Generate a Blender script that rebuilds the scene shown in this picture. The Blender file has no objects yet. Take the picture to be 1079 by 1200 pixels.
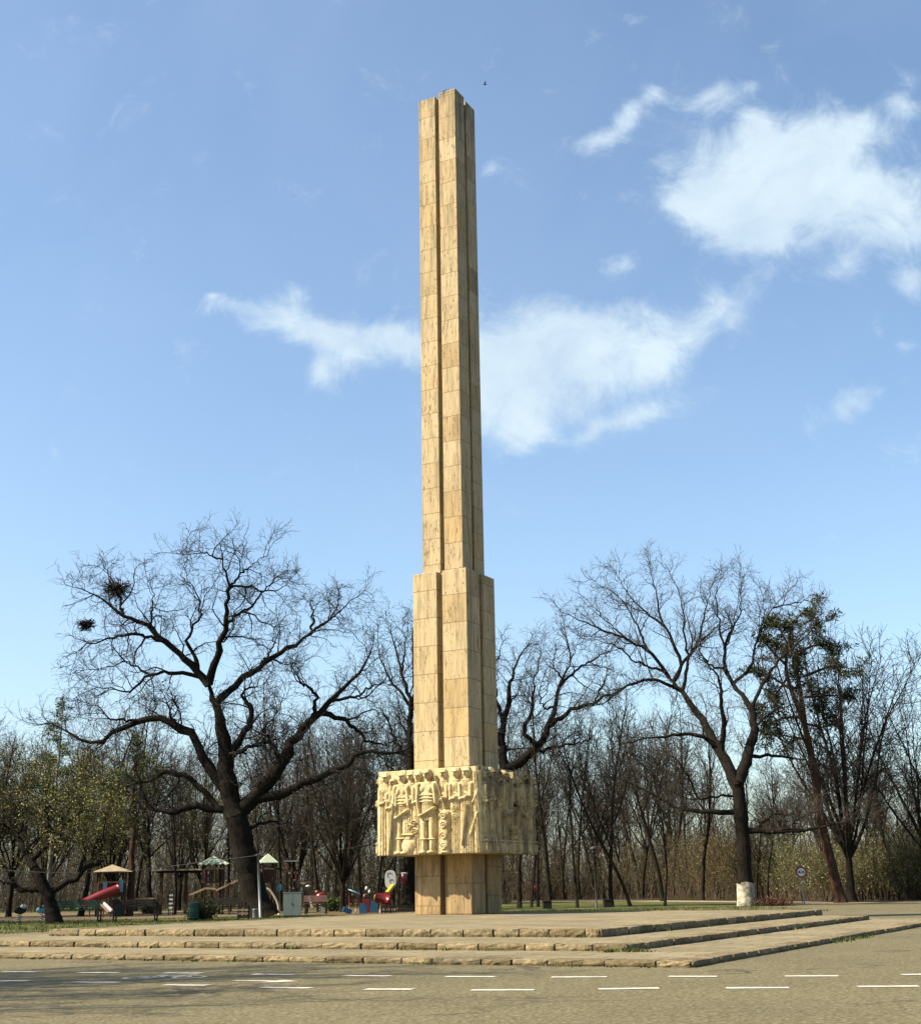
import bpy, math, random
import numpy as np
from mathutils import Matrix, Vector

rng = np.random.default_rng(7)
random.seed(7)
sc = bpy.context.scene
COL = sc.collection
PI = math.pi

# ------------------------------------------------------------------ camera model
F = 1550.0                 # focal length in photo pixels (photo 1079 x 1200)
EYE = 0.95
TH = math.atan(440 / F)
RO = math.radians(0.96)

def ray(u, v):
    x = (u - 539.5) / F; y = (600 - v) / F
    c, s = math.cos(RO), math.sin(RO)
    x, y = c*x + s*y, -s*x + c*y
    ct, st = math.cos(TH), math.sin(TH)
    return np.array([x, ct - y*st, st + y*ct])

def G(u, v, z=0.0):        # ground point seen at a photo position
    d = ray(u, v); t = (z - EYE) / d[2]
    return np.array([0, 0, EYE]) + t*d

def at(u, v, D):           # point at distance D (along +Y)
    d = ray(u, v)
    return np.array([0, 0, EYE]) + d*(D/d[1])

def ground_at(u, D):       # ground point at distance D below photo column u
    p = at(u, 1050, D); return np.array([p[0], D, 0.0])

cam = bpy.data.cameras.new('camera'); camo = bpy.data.objects.new('camera', cam); COL.objects.link(camo)
ct, st, cr, sr = math.cos(TH), math.sin(TH), math.cos(RO), math.sin(RO)
Rv = np.array([1, 0, 0]); Uv = np.array([0, -st, ct]); Bv = np.array([0, -ct, -st])
X = cr*Rv - sr*Uv; Y = sr*Rv + cr*Uv
camo.matrix_world = Matrix(((X[0], Y[0], Bv[0], 0), (X[1], Y[1], Bv[1], 0), (X[2], Y[2], Bv[2], EYE), (0, 0, 0, 1)))
cam.sensor_fit = 'VERTICAL'; cam.sensor_height = 36; cam.lens = F/1200*36
cam.clip_start = 0.05; cam.clip_end = 5000
sc.camera = camo

# ------------------------------------------------------------------ materials
def ramp(nt, fac, stops):
    r = nt.nodes.new('ShaderNodeValToRGB')
    e = r.color_ramp.elements
    while len(e) < len(stops): e.new(0.5)
    for i, (p, c) in enumerate(stops):
        e[i].position = p; e[i].color = tuple(c) + (1,) if len(c) == 3 else c
    nt.links.new(fac, r.inputs[0]); return r.outputs[0]

def noise(nt, scale, detail=4, vec=None, rough=0.55, dist=0):
    n = nt.nodes.new('ShaderNodeTexNoise'); n.inputs['Scale'].default_value = scale
    n.inputs['Detail'].default_value = detail; n.inputs['Roughness'].default_value = rough
    n.inputs['Distortion'].default_value = dist
    if vec is not None: nt.links.new(vec, n.inputs['Vector'])
    return n.outputs[0]

def math_(nt, op, a, b=None, c=None, clamp=False):
    m = nt.nodes.new('ShaderNodeMath'); m.operation = op; m.use_clamp = clamp
    for i, q in enumerate((a, b, c)):
        if q is None: continue
        if isinstance(q, (int, float)): m.inputs[i].default_value = q
        else: nt.links.new(q, m.inputs[i])
    return m.outputs[0]

def mix(nt, fac, a, b, blend='MIX'):
    m = nt.nodes.new('ShaderNodeMix'); m.data_type = 'RGBA'; m.blend_type = blend
    for i, q in ((0, fac), (6, a), (7, b)):
        if isinstance(q, (int, float)): m.inputs[i].default_value = q
        elif isinstance(q, tuple): m.inputs[i].default_value = q + (1,)
        else: nt.links.new(q, m.inputs[i])
    return m.outputs[2]

def new_mat(name, rough=0.8, spec=0.3):
    m = bpy.data.materials.new(name); m.use_nodes = True
    nt = m.node_tree; b = nt.nodes['Principled BSDF']
    b.inputs['Roughness'].default_value = rough
    b.inputs['Specular IOR Level'].default_value = spec
    return m, nt, b

def coords(nt, kind='Object', scale=(1, 1, 1), rot=(0, 0, 0)):
    if kind == 'World':
        t = nt.nodes.new('ShaderNodeNewGeometry').outputs['Position']
    else:
        t = nt.nodes.new('ShaderNodeTexCoord').outputs[kind]
    mp = nt.nodes.new('ShaderNodeMapping'); mp.inputs['Scale'].default_value = scale
    mp.inputs['Rotation'].default_value = rot
    nt.links.new(t, mp.inputs[0]); return mp.outputs[0]

def bump(nt, b, h, strength=0.4, dist=0.02):
    n = nt.nodes.new('ShaderNodeBump'); n.inputs['Strength'].default_value = strength
    n.inputs['Distance'].default_value = dist
    nt.links.new(h, n.inputs['Height']); nt.links.new(n.outputs[0], b.inputs['Normal'])

def plain(name, col, rough=0.6, var=0.25, scale=6.0, spec=0.3, kind='Object', metal=0):
    m, nt, b = new_mat(name, rough, spec)
    v = coords(nt, kind)
    n = noise(nt, scale, 5, v)
    lo = tuple(c*(1-var) for c in col); hi = tuple(min(1, c*(1+var)) for c in col)
    c = ramp(nt, n, [(0.3, lo), (0.7, hi)])
    nt.links.new(c, b.inputs['Base Color']); b.inputs['Metallic'].default_value = metal
    return m

def travertine(name, slab_h, z0=0.0, base=(0.60, 0.43, 0.21), dirt=0.0, top=None):
    m, nt, b = new_mat(name, 0.75, 0.25)
    v = coords(nt, 'Object')
    sp = nt.nodes.new('ShaderNodeSeparateXYZ'); nt.links.new(v, sp.inputs[0])
    nv = nt.nodes.new('ShaderNodeTexCoord')
    sn = nt.nodes.new('ShaderNodeSeparateXYZ'); nt.links.new(nv.outputs['Normal'], sn.inputs[0])
    zz = math_(nt, 'DIVIDE', math_(nt, 'SUBTRACT', sp.outputs[2], z0), slab_h)
    sx = math_(nt, 'SIGN', sp.outputs[0]); sy = math_(nt, 'SIGN', sp.outputs[1])
    ax = math_(nt, 'MULTIPLY', math_(nt, 'ROUND', math_(nt, 'ABSOLUTE', sn.outputs[0])), 7.3)
    # joints do not line up between the pillars
    off = math_(nt, 'ADD', math_(nt, 'MULTIPLY', sx, 0.13), math_(nt, 'MULTIPLY', sy, 0.21))
    zz = math_(nt, 'ADD', zz, off)
    fl = math_(nt, 'FLOOR', zz); fr = math_(nt, 'FRACT', zz)
    cid = nt.nodes.new('ShaderNodeCombineXYZ')
    nt.links.new(math_(nt, 'ADD', fl, ax), cid.inputs[0]); nt.links.new(sx, cid.inputs[1]); nt.links.new(sy, cid.inputs[2])
    wn = nt.nodes.new('ShaderNodeTexWhiteNoise'); nt.links.new(cid.outputs[0], wn.inputs['Vector'])
    r1 = wn.outputs['Value']
    # vein coordinates: shifted per slab
    sh = nt.nodes.new('ShaderNodeVectorMath'); sh.operation = 'MULTIPLY_ADD'
    nt.links.new(wn.outputs['Color'], sh.inputs[0]); sh.inputs[1].default_value = (9, 9, 9); nt.links.new(v, sh.inputs[2])
    mp = nt.nodes.new('ShaderNodeMapping'); mp.inputs['Scale'].default_value = (9, 9, 0.9); nt.links.new(sh.outputs[0], mp.inputs[0])
    vein = noise(nt, 1.6, 7, mp.outputs[0], 0.65, 0.4)
    mp2 = nt.nodes.new('ShaderNodeMapping'); mp2.inputs['Scale'].default_value = (17, 17, 4); nt.links.new(sh.outputs[0], mp2.inputs[0])
    pore = noise(nt, 1.5, 4, mp2.outputs[0], 0.6)
    big = noise(nt, 1.1, 5, sh.outputs[0], 0.6)
    b0 = np.array(base)
    c = ramp(nt, vein, [(0.32, tuple(b0*np.array([.42, .36, .29]))), (0.43, tuple(b0*.86)), (0.6, tuple(b0*1.06)), (0.78, tuple(np.minimum(1, b0*np.array([1.2, 1.25, 1.35]))))])
    tone = ramp(nt, r1, [(0.0, (0.86, 0.79, 0.68)), (0.3, (0.97, 0.95, 0.92)), (0.75, (1.04, 1.04, 1.06)), (0.93, (1.0, 0.91, 0.76)), (1.0, (0.70, 0.65, 0.58))])
    c = mix(nt, 1.0, c, tone, 'MULTIPLY')
    stain = ramp(nt, big, [(0.62, (0, 0, 0)), (0.78, (1, 1, 1))])
    c = mix(nt, math_(nt, 'MULTIPLY', stain, 0.45), c, (0.20, 0.11, 0.04))
    pm = ramp(nt, pore, [(0.60, (0, 0, 0)), (0.65, (1, 1, 1))])
    pm = math_(nt, 'MULTIPLY', pm, ramp(nt, noise(nt, 2.2, 3, sh.outputs[0]), [(0.36, (0, 0, 0)), (0.56, (1, 1, 1))]))
    c = mix(nt, math_(nt, 'MULTIPLY', pm, 0.8), c, (0.055, 0.038, 0.02))
    stk = ramp(nt, noise(nt, 1.0, 6, coords(nt, 'Object', (4.5, 4.5, 0.33)), 0.62), [(0.52, (0, 0, 0)), (0.66, (1, 1, 1))])
    c = mix(nt, math_(nt, 'MULTIPLY', stk, 0.55), c, (0.105, 0.078, 0.042))
    if top:
        tz = math_(nt, 'MULTIPLY', math_(nt, 'SUBTRACT', sp.outputs[2], top-2.2), 1/2.2, clamp=True)
        tm = math_(nt, 'MULTIPLY', math_(nt, 'POWER', tz, 1.6), ramp(nt, noise(nt, 1.3, 6, coords(nt, 'Object', (5, 5, 0.6)), 0.65), [(0.42, (0, 0, 0)), (0.6, (1, 1, 1))]))
        c = mix(nt, math_(nt, 'MULTIPLY', tm, 0.85), c, (0.05, 0.042, 0.028))
    if dirt:
        dz = ramp(nt, noise(nt, 1.5, 6, coords(nt, 'Object', (5, 5, 0.8))), [(0.45, (0, 0, 0)), (0.68, (1, 1, 1))])
        c = mix(nt, math_(nt, 'MULTIPLY', dz, dirt), c, (0.075, 0.058, 0.036))
    j = math_(nt, 'LESS_THAN', math_(nt, 'MINIMUM', fr, math_(nt, 'SUBTRACT', 1.0, fr)), 0.013)
    c = mix(nt, math_(nt, 'MULTIPLY', j, 0.7), c, (0.12, 0.075, 0.035))
    nt.links.new(c, b.inputs['Base Color'])
    h = math_(nt, 'SUBTRACT', math_(nt, 'SUBTRACT', vein, math_(nt, 'MULTIPLY', pm, 1.0)), j)
    bump(nt, b, h, 0.5, 0.012)
    return m

def asphalt():
    m, nt, b = new_mat('asphalt', 0.9, 0.15)
    v = coords(nt, 'World')
    fine = noise(nt, 26, 6, v, 0.75)
    agg = nt.nodes.new('ShaderNodeTexVoronoi'); agg.inputs['Scale'].default_value = 34; nt.links.new(v, agg.inputs['Vector'])
    big = noise(nt, 0.35, 5, v, 0.6)
    c = ramp(nt, fine, [(0.34, (0.028, 0.024, 0.012)), (0.5, (0.092, 0.080, 0.042)), (0.66, (0.225, 0.198, 0.118))])
    c = mix(nt, 0.4, c, ramp(nt, agg.outputs['Color'], [(0.1, (0.045, 0.038, 0.02)), (0.55, (0.105, 0.091, 0.051)), (0.95, (0.25, 0.22, 0.14))]))
    c = mix(nt, 1.0, c, ramp(nt, big, [(0.3, (0.86, 0.86, 0.86)), (0.7, (1.1, 1.09, 1.07))]), 'MULTIPLY')
    # tyre-worn darker bands and cracks
    cw = coords(nt, 'World', (0.5, 0.5, 0.5))
    vo = nt.nodes.new('ShaderNodeTexVoronoi'); vo.feature = 'DISTANCE_TO_EDGE'; vo.inputs['Scale'].default_value = 0.55
    wv = nt.nodes.new('ShaderNodeVectorMath'); wv.operation = 'MULTIPLY_ADD'
    nn = nt.nodes.new('ShaderNodeTexNoise'); nn.inputs['Scale'].default_value = 1.3; nn.inputs['Detail'].default_value = 6; nt.links.new(v, nn.inputs['Vector'])
    nt.links.new(nn.outputs['Color'], wv.inputs[0]); wv.inputs[1].default_value = (1.4, 1.4, 0); nt.links.new(cw, wv.inputs[2])
    nt.links.new(wv.outputs[0], vo.inputs['Vector'])
    ck = math_(nt, 'LESS_THAN', vo.outputs['Distance'], 0.012)
    ck = math_(nt, 'MULTIPLY', ck, ramp(nt, noise(nt, 0.28, 3, v), [(0.46, (0, 0, 0)), (0.54, (1, 1, 1))]))
    c = mix(nt, math_(nt, 'MULTIPLY', ck, 0.7), c, (0.035, 0.03, 0.02))
    dmark = ramp(nt, noise(nt, 0.9, 5, coords(nt, 'World', (0.5, 1.4, 1)), 0.6), [(0.6, (0, 0, 0)), (0.75, (1, 1, 1))])
    c = mix(nt, math_(nt, 'MULTIPLY', dmark, 0.3), c, (0.07, 0.06, 0.036))
    nt.links.new(c, b.inputs['Base Color'])
    bump(nt, b, fine, 0.12, 0.006)
    return m

ALPHA = math.radians(28.3)
def paving():
    m, nt, b = new_mat('paving', 0.9, 0.15)
    v = coords(nt, 'World', rot=(0, 0, ALPHA))
    nn = nt.nodes.new('ShaderNodeTexNoise'); nn.inputs['Scale'].default_value = 2.2; nt.links.new(v, nn.inputs['Vector'])
    wv = nt.nodes.new('ShaderNodeVectorMath'); wv.operation = 'MULTIPLY_ADD'
    nt.links.new(nn.outputs['Color'], wv.inputs[0]); wv.inputs[1].default_value = (0.12, 0.12, 0); nt.links.new(v, wv.inputs[2])
    br = nt.nodes.new('ShaderNodeTexBrick'); nt.links.new(wv.outputs[0], br.inputs['Vector'])
    br.inputs['Scale'].default_value = 1.0; br.inputs['Brick Width'].default_value = 0.8; br.inputs['Row Height'].default_value = 0.45
    br.inputs['Mortar Size'].default_value = 0.018; br.inputs['Color1'].default_value = (0.165, 0.138, 0.086, 1)
    br.inputs['Color2'].default_value = (0.205, 0.178, 0.118, 1); br.inputs['Mortar'].default_value = (0.09, 0.074, 0.042, 1)
    fine = noise(nt, 17, 7, v, 0.72)
    c = mix(nt, 1.0, br.outputs['Color'], ramp(nt, fine, [(0.3, (0.6, 0.58, 0.54)), (0.5, (0.98, 0.97, 0.95)), (0.72, (1.28, 1.27, 1.24))]), 'MULTIPLY')
    big = noise(nt, 0.7, 5, v)
    c = mix(nt, 1.0, c, ramp(nt, big, [(0.35, (0.8, 0.8, 0.78)), (0.65, (1.05, 1.04, 1.0))]), 'MULTIPLY')
    nt.links.new(c, b.inputs['Base Color'])
    bump(nt, b, math_(nt, 'ADD', fine, math_(nt, 'MULTIPLY', br.outputs['Fac'], -0.6)), 0.12, 0.006)
    return m

def kerb_mat():
    m, nt, b = new_mat('rough_kerbstone', 0.9, 0.15)
    v = coords(nt, 'World')
    g = nt.nodes.new('ShaderNodeNewGeometry')
    n1 = noise(nt, 14, 7, v, 0.74)
    c = ramp(nt, n1, [(0.30, (0.045, 0.037, 0.023)), (0.47, (0.145, 0.12, 0.074)), (0.68, (0.25, 0.213, 0.138))])
    c = mix(nt, 1.0, c, ramp(nt, g.outputs['Random Per Island'], [(0, (0.72, 0.66, 0.56)), (0.5, (1, 0.97, 0.92)), (1, (1.2, 1.12, 1.0))]), 'MULTIPLY')
    moss = ramp(nt, noise(nt, 2.5, 5, v), [(0.56, (0, 0, 0)), (0.68, (1, 1, 1))])
    c = mix(nt, math_(nt, 'MULTIPLY', moss, 0.35), c, (0.05, 0.048, 0.018))
    nt.links.new(c, b.inputs['Base Color'])
    bump(nt, b, n1, 0.8, 0.025)
    return m

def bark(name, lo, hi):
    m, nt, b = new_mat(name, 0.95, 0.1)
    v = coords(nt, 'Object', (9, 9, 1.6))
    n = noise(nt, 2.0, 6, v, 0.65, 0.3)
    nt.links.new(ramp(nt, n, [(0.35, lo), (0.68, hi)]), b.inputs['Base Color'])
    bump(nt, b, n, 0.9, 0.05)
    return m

def leafy(name, stops, rough=0.7, trans=0.0):
    m, nt, b = new_mat(name, rough, 0.15)
    g = nt.nodes.new('ShaderNodeNewGeometry')
    nt.links.new(ramp(nt, g.outputs['Random Per Island'], stops), b.inputs['Base Color'])
    return m

def grass_ground():
    m, nt, b = new_mat('lawn', 0.95, 0.1)
    v = coords(nt, 'World')
    n = noise(nt, 8, 7, v, 0.7); big = noise(nt, 0.45, 4, v)
    c = ramp(nt, n, [(0.3, (0.02, 0.03, 0.007)), (0.5, (0.055, 0.07, 0.018)), (0.7, (0.10, 0.115, 0.034))])
    c = mix(nt, ramp(nt, big, [(0.5, (0, 0, 0)), (0.66, (1, 1, 1))]), c, (0.13, 0.095, 0.04))
    nt.links.new(c, b.inputs['Base Color']); bump(nt, b, n, 1.0, 0.06)
    return m

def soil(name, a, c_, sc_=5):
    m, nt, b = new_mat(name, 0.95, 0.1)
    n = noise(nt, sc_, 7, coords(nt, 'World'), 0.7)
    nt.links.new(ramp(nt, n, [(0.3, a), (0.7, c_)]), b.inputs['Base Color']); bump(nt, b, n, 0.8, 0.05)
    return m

M = {}
M['shaft'] = travertine('travertine_shaft', 0.745, 9.34, base=(0.335, 0.262, 0.145), top=24.45)
M['lower'] = travertine('travertine_lower', 0.77, 3.95, base=(0.355, 0.278, 0.154))
M['basecol'] = travertine('travertine_base', 0.74, 0.25, base=(0.30, 0.208, 0.098), dirt=0.55)
M['relief'] = None
M['asphalt'] = asphalt(); M['paving'] = paving(); M['kerb'] = kerb_mat()
M['lawn'] = grass_ground()
M['path'] = soil('path', (0.16, 0.138, 0.092), (0.24, 0.21, 0.15))
M['sand'] = soil('sand', (0.07, 0.055, 0.03), (0.15, 0.12, 0.07))
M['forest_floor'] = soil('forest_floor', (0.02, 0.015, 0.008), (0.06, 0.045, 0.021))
M['paint'] = plain('road_paint', (0.42, 0.40, 0.345), 0.8, 0.2, 14)
def worn(m):
    nt = m.node_tree; b = nt.nodes['Principled BSDF']; src = b.inputs['Base Color'].links[0].from_socket
    w_ = ramp(nt, noise(nt, 7, 8, coords(nt, 'World'), 0.75), [(0.50, (0, 0, 0)), (0.62, (1, 1, 1))])
    nt.links.new(mix(nt, math_(nt, 'MULTIPLY', w_, .6), src, (0.13, 0.113, 0.066)), b.inputs['Base Color'])
worn(M['paint'])
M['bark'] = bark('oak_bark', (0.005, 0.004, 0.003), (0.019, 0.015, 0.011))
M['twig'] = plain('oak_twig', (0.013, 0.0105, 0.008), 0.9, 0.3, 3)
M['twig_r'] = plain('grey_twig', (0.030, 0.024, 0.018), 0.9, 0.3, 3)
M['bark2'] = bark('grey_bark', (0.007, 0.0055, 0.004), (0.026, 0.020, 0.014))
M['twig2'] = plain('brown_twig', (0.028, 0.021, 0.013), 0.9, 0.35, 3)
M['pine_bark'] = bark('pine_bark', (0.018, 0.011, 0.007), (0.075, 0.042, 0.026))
M['birch'] = bark('birch_bark', (0.05, 0.045, 0.035), (0.34, 0.32, 0.27))
M['needles'] = leafy('pine_needles', [(0, (0.012, 0.018, 0.007)), (0.5, (0.025, 0.032, 0.011)), (1, (0.06, 0.06, 0.02))])
M['fir'] = leafy('fir_needles', [(0, (0.025, 0.045, 0.011)), (0.6, (0.06, 0.09, 0.022)), (1, (0.11, 0.14, 0.04))])
M['buds'] = leafy('young_leaves', [(0, (0.075, 0.068, 0.016)), (0.5, (0.15, 0.145, 0.036)), (1, (0.25, 0.24, 0.08))])
M['bud_brown'] = leafy('brown_buds', [(0, (0.09, 0.05, 0.02)), (1, (0.22, 0.13, 0.05))])
M['brush'] = leafy('brush_leaves', [(0, (0.04, 0.03, 0.011)), (0.4, (0.10, 0.078, 0.026)), (0.75, (0.13, 0.12, 0.035)), (1, (0.22, 0.18, 0.07))])
M['brush_green'] = leafy('green_leaves', [(0, (0.035, 0.05, 0.014)), (0.5, (0.085, 0.115, 0.034)), (0.85, (0.14, 0.16, 0.06)), (1, (0.34, 0.35, 0.27))])
M['stem'] = plain('stems', (0.045, 0.033, 0.018), 0.9, 0.4, 2)
M['stem_dark'] = plain('dark_stems', (0.020, 0.015, 0.009), 0.9, 0.4, 2)
M['lime'] = plain('lime_wash', (0.24, 0.215, 0.165), 0.9, 0.75, 5)
M['cab'] = plain('cabinet_paint', (0.175, 0.20, 0.175), 0.5, 0.06, 1)
M['cab_dark'] = plain('dark_metal', (0.03, 0.031, 0.032), 0.5, 0.2)
M['grey_metal'] = plain('grey_metal', (0.17, 0.175, 0.18), 0.45, 0.12, 4, metal=0.3)
M['green'] = plain('green_paint', (0.008, 0.045, 0.027), 0.5, 0.25)
M['wood'] = plain('brown_timber', (0.045, 0.023, 0.013), 0.8, 0.35, 7)
M['wood_pale'] = plain('pale_timber', (0.22, 0.15, 0.085), 0.8, 0.25, 7)
M['dark'] = plain('dark_timber', (0.014, 0.011, 0.008), 0.8, 0.3)
M['red'] = plain('red_plastic', (0.13, 0.006, 0.007), 0.35, 0.12, spec=0.5)
M['yellow'] = plain('yellow_plastic', (0.46, 0.28, 0.01), 0.35, 0.1, spec=0.5)
M['blue'] = plain('blue_plastic', (0.012, 0.055, 0.12), 0.4, 0.15, spec=0.5)
M['blue_l'] = plain('pale_blue_plastic', (0.10, 0.24, 0.32), 0.4, 0.12, spec=0.5)
M['white'] = plain('white_plastic', (0.45, 0.45, 0.43), 0.45, 0.06, spec=0.4)
M['pink'] = plain('pink_plastic', (0.17, 0.10, 0.085), 0.4, 0.1)
M['roofpale'] = plain('pale_green_roof', (0.33, 0.37, 0.27), 0.6, 0.12, 5)
M['rooftan'] = plain('tan_roof', (0.25, 0.20, 0.13), 0.8, 0.2, 5)
M['cream'] = plain('cream_pipe', (0.36, 0.31, 0.22), 0.5, 0.1)
M['black'] = plain('black_paint', (0.012, 0.012, 0.012), 0.5, 0.2)
M['skin'] = plain('skin', (0.28, 0.17, 0.12), 0.6, 0.08)
M['trouser'] = plain('dark_trousers', (0.02, 0.022, 0.03), 0.9, 0.2)
M['hair'] = plain('dark_hair', (0.03, 0.02, 0.014), 0.7, 0.2)
M['redcloth'] = plain('red_cloth', (0.2, 0.02, 0.018), 0.9, 0.15)
M['weed'] = leafy('weed_blades', [(0, (0.025, 0.035, 0.007)), (0.6, (0.055, 0.07, 0.016)), (1, (0.11, 0.115, 0.035))])
M['dryleaf'] = leafy('dry_leaves', [(0, (0.03, 0.01, 0.008)), (0.5, (0.07, 0.025, 0.016)), (1, (0.11, 0.06, 0.03))])

def relief_mat(name, shade_amt):
    m, nt, b = new_mat(name, 0.85, 0.15)
    v = coords(nt, 'World')
    n = noise(nt, 5, 7, v, 0.65)
    c = ramp(nt, n, [(0.3, (0.36, 0.27, 0.125)), (0.5, (0.46, 0.365, 0.195)), (0.72, (0.53, 0.455, 0.28))])
    st_ = ramp(nt, noise(nt, 0.9, 6, coords(nt, 'World', (6, 6, 0.8)), 0.65), [(0.52, (0, 0, 0)), (0.68, (1, 1, 1))])
    c = mix(nt, math_(nt, 'MULTIPLY', st_, 0.4), c, (0.20, 0.105, 0.035))
    gr = ramp(nt, noise(nt, 13, 7, v, 0.72), [(0.53, (0, 0, 0)), (0.66, (1, 1, 1))])
    c = mix(nt, math_(nt, 'MULTIPLY', gr, 0.6), c, (0.07, 0.05, 0.026))
    so_ = ramp(nt, noise(nt, 1.1, 7, coords(nt, 'World', (4, 4, 1.1)), 0.68), [(0.60-0.16*shade_amt, (0, 0, 0)), (0.74-0.12*shade_amt, (1, 1, 1))])  # dark stain patches; the argument widens them to paint in shade
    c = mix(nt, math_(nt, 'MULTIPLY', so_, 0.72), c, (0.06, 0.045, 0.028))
    nt.links.new(c, b.inputs['Base Color']); bump(nt, b, n, 0.35, 0.01)
    return m
M['relief_shaded'] = relief_mat('shade_stained_travertine', 1.35)  # heavier stains, painted in to darken the shaded right face
M['relief'] = relief_mat('carved_travertine', 0.0)

# ------------------------------------------------------------------ mesh helpers
def make_mesh(name, V, quads=None, tris=None, smooth=False):
    me = bpy.data.meshes.new(name)
    V = np.asarray(V, dtype=np.float32).reshape(-1, 3)
    q = np.asarray(quads, dtype=np.int32).reshape(-1, 4) if quads is not None and len(quads) else np.zeros((0, 4), np.int32)
    t = np.asarray(tris, dtype=np.int32).reshape(-1, 3) if tris is not None and len(tris) else np.zeros((0, 3), np.int32)
    me.vertices.add(len(V)); me.vertices.foreach_set('co', V.ravel())
    loops = np.concatenate([q.ravel(), t.ravel()])
    me.loops.add(len(loops)); me.loops.foreach_set('vertex_index', loops)
    tot = np.concatenate([np.full(len(q), 4, np.int32), np.full(len(t), 3, np.int32)])
    start = np.concatenate([[0], np.cumsum(tot)[:-1]]).astype(np.int32)
    me.polygons.add(len(tot)); me.polygons.foreach_set('loop_start', start); me.polygons.foreach_set('loop_total', tot)
    me.polygons.foreach_set('use_smooth', np.full(len(tot), bool(smooth)))
    me.update(calc_edges=True); me.validate()
    return me

class MB:
    """collects shapes, builds ONE mesh object"""
    def __init__(s): s.V = []; s.Q = []; s.T = []; s.n = 0
    def add(s, V, Q=None, T=None):
        V = np.asarray(V, float).reshape(-1, 3)
        if Q is not None and len(Q): s.Q.append(np.asarray(Q, int).reshape(-1, 4) + s.n)
        if T is not None and len(T): s.T.append(np.asarray(T, int).reshape(-1, 3) + s.n)
        s.V.append(V); s.n += len(V); return s
    def box(s, c, size, rz=0, bev=0.0, tilt=None):
        x, y, z = np.array(size)/2
        P = np.array([[sx*x, sy*y, sz*z] for sx in (-1, 1) for sy in (-1, 1) for sz in (-1, 1)], float)
        if tilt is not None: P = P @ np.array(tilt).T
        if rz: P = P @ np.array([[math.cos(rz), -math.sin(rz), 0], [math.sin(rz), math.cos(rz), 0], [0, 0, 1]]).T
        return s.add(P + np.array(c), [(0, 1, 3, 2), (4, 6, 7, 5), (0, 4, 5, 1), (2, 3, 7, 6), (0, 2, 6, 4), (1, 5, 7, 3)])
    def bar(s, a, b, w, h=None):
        a = np.array(a, float); b = np.array(b, float); h = h or w
        d = (b-a)/np.linalg.norm(b-a); up = np.array([0, 0, 1.0]) if abs(d[2]) < .95 else np.array([0, 1.0, 0])
        sd = np.cross(d, up); sd /= np.linalg.norm(sd); u = np.cross(sd, d)
        P = [p + sx*sd*w/2 + sz*u*h/2 for p in (a, b) for sx in (-1, 1) for sz in (-1, 1)]
        return s.add(P, [(0, 1, 3, 2), (4, 6, 7, 5), (0, 4, 5, 1), (2, 3, 7, 6), (0, 2, 6, 4), (1, 5, 7, 3)])
    def tube(s, pts, r, n=8, cap=True):
        pts = np.array(pts, float); K = len(pts)
        r = np.full(K, r, float) if np.isscalar(r) else np.array(r, float)
        V, Q = tubes(pts[None], r[None], n)
        s.add(V, Q); 
        if cap:
            b = s.n - K*n
            for k in (0, K-1):
                s.V.append(pts[k][None]); ci = s.n; s.n += 1
                ids = [b + k*n + i for i in range(n)]
                s.T.append(np.array([(ids[i], ids[(i+1) % n], ci) if k else (ids[(i+1) % n], ids[i], ci) for i in range(n)]))
        return s
    def lathe(s, prof, c=(0, 0, 0), n=20):
        prof = np.array(prof, float); a = np.linspace(0, 2*PI, n, endpoint=False)
        V = np.stack([prof[:, 0][:, None]*np.cos(a), prof[:, 0][:, None]*np.sin(a), np.repeat(prof[:, 1][:, None], n, 1)], -1).reshape(-1, 3) + np.array(c)
        K = len(prof); Q = [(k*n+i, k*n+(i+1) % n, (k+1)*n+(i+1) % n, (k+1)*n+i) for k in range(K-1) for i in range(n)]
        return s.add(V, Q)
    def ell(s, c, r, n=12, rot=None):
        a = np.linspace(0, 2*PI, n, endpoint=False); t = np.linspace(0.02, PI-0.02, n//2+2)
        V = np.stack([np.sin(t)[:, None]*np.cos(a), np.sin(t)[:, None]*np.sin(a), np.repeat(np.cos(t)[:, None], n, 1)], -1).reshape(-1, 3)*np.array(r)
        if rot is not None: V = V @ np.array(rot).T
        K = len(t); Q = [(k*n+i, (k+1)*n+i, (k+1)*n+(i+1) % n, k*n+(i+1) % n) for k in range(K-1) for i in range(n)]
        return s.add(V + np.array(c), Q)
    def poly(s, pts):                       # flat fan polygon
        pts = np.array(pts, float); c = pts.mean(0); n = len(pts)
        return s.add(np.vstack([pts, c]), None, [(i, (i+1) % n, n) for i in range(n)])
    def prism(s, pts2, z0, z1):             # vertical extrusion of a convex-ish outline (fan capped)
        p = np.array(pts2, float); n = len(p); c = p.mean(0)
        V = np.vstack([np.c_[p, np.full(n, z0)], np.c_[p, np.full(n, z1)], [[c[0], c[1], z0]], [[c[0], c[1], z1]]])
        Q = [(i, (i+1) % n, n+(i+1) % n, n+i) for i in range(n)]
        T = [((i+1) % n, i, 2*n) for i in range(n)] + [(n+i, n+(i+1) % n, 2*n+1) for i in range(n)]
        return s.add(V, Q, T)
    def mesh(s, name, smooth=False):
        return make_mesh(name, np.vstack(s.V), np.vstack(s.Q) if s.Q else None, np.vstack(s.T) if s.T else None, smooth)
    def build(s, name, mat, parent=None, smooth=False):
        return obj(name, s.mesh(name, smooth), mat, parent)

def obj(name, me, mat, parent=None):
    o = bpy.data.objects.new(name, me); COL.objects.link(o)
    if mat is not None and not me.materials: me.materials.append(mat)
    if parent is not None: o.parent = parent
    return o

def tag(o, label=None, cat=None, group=None, kind=None):
    if label: o['label'] = label
    if cat: o['category'] = cat
    if group: o['group'] = group
    if kind: o['kind'] = kind
    return o

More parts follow.
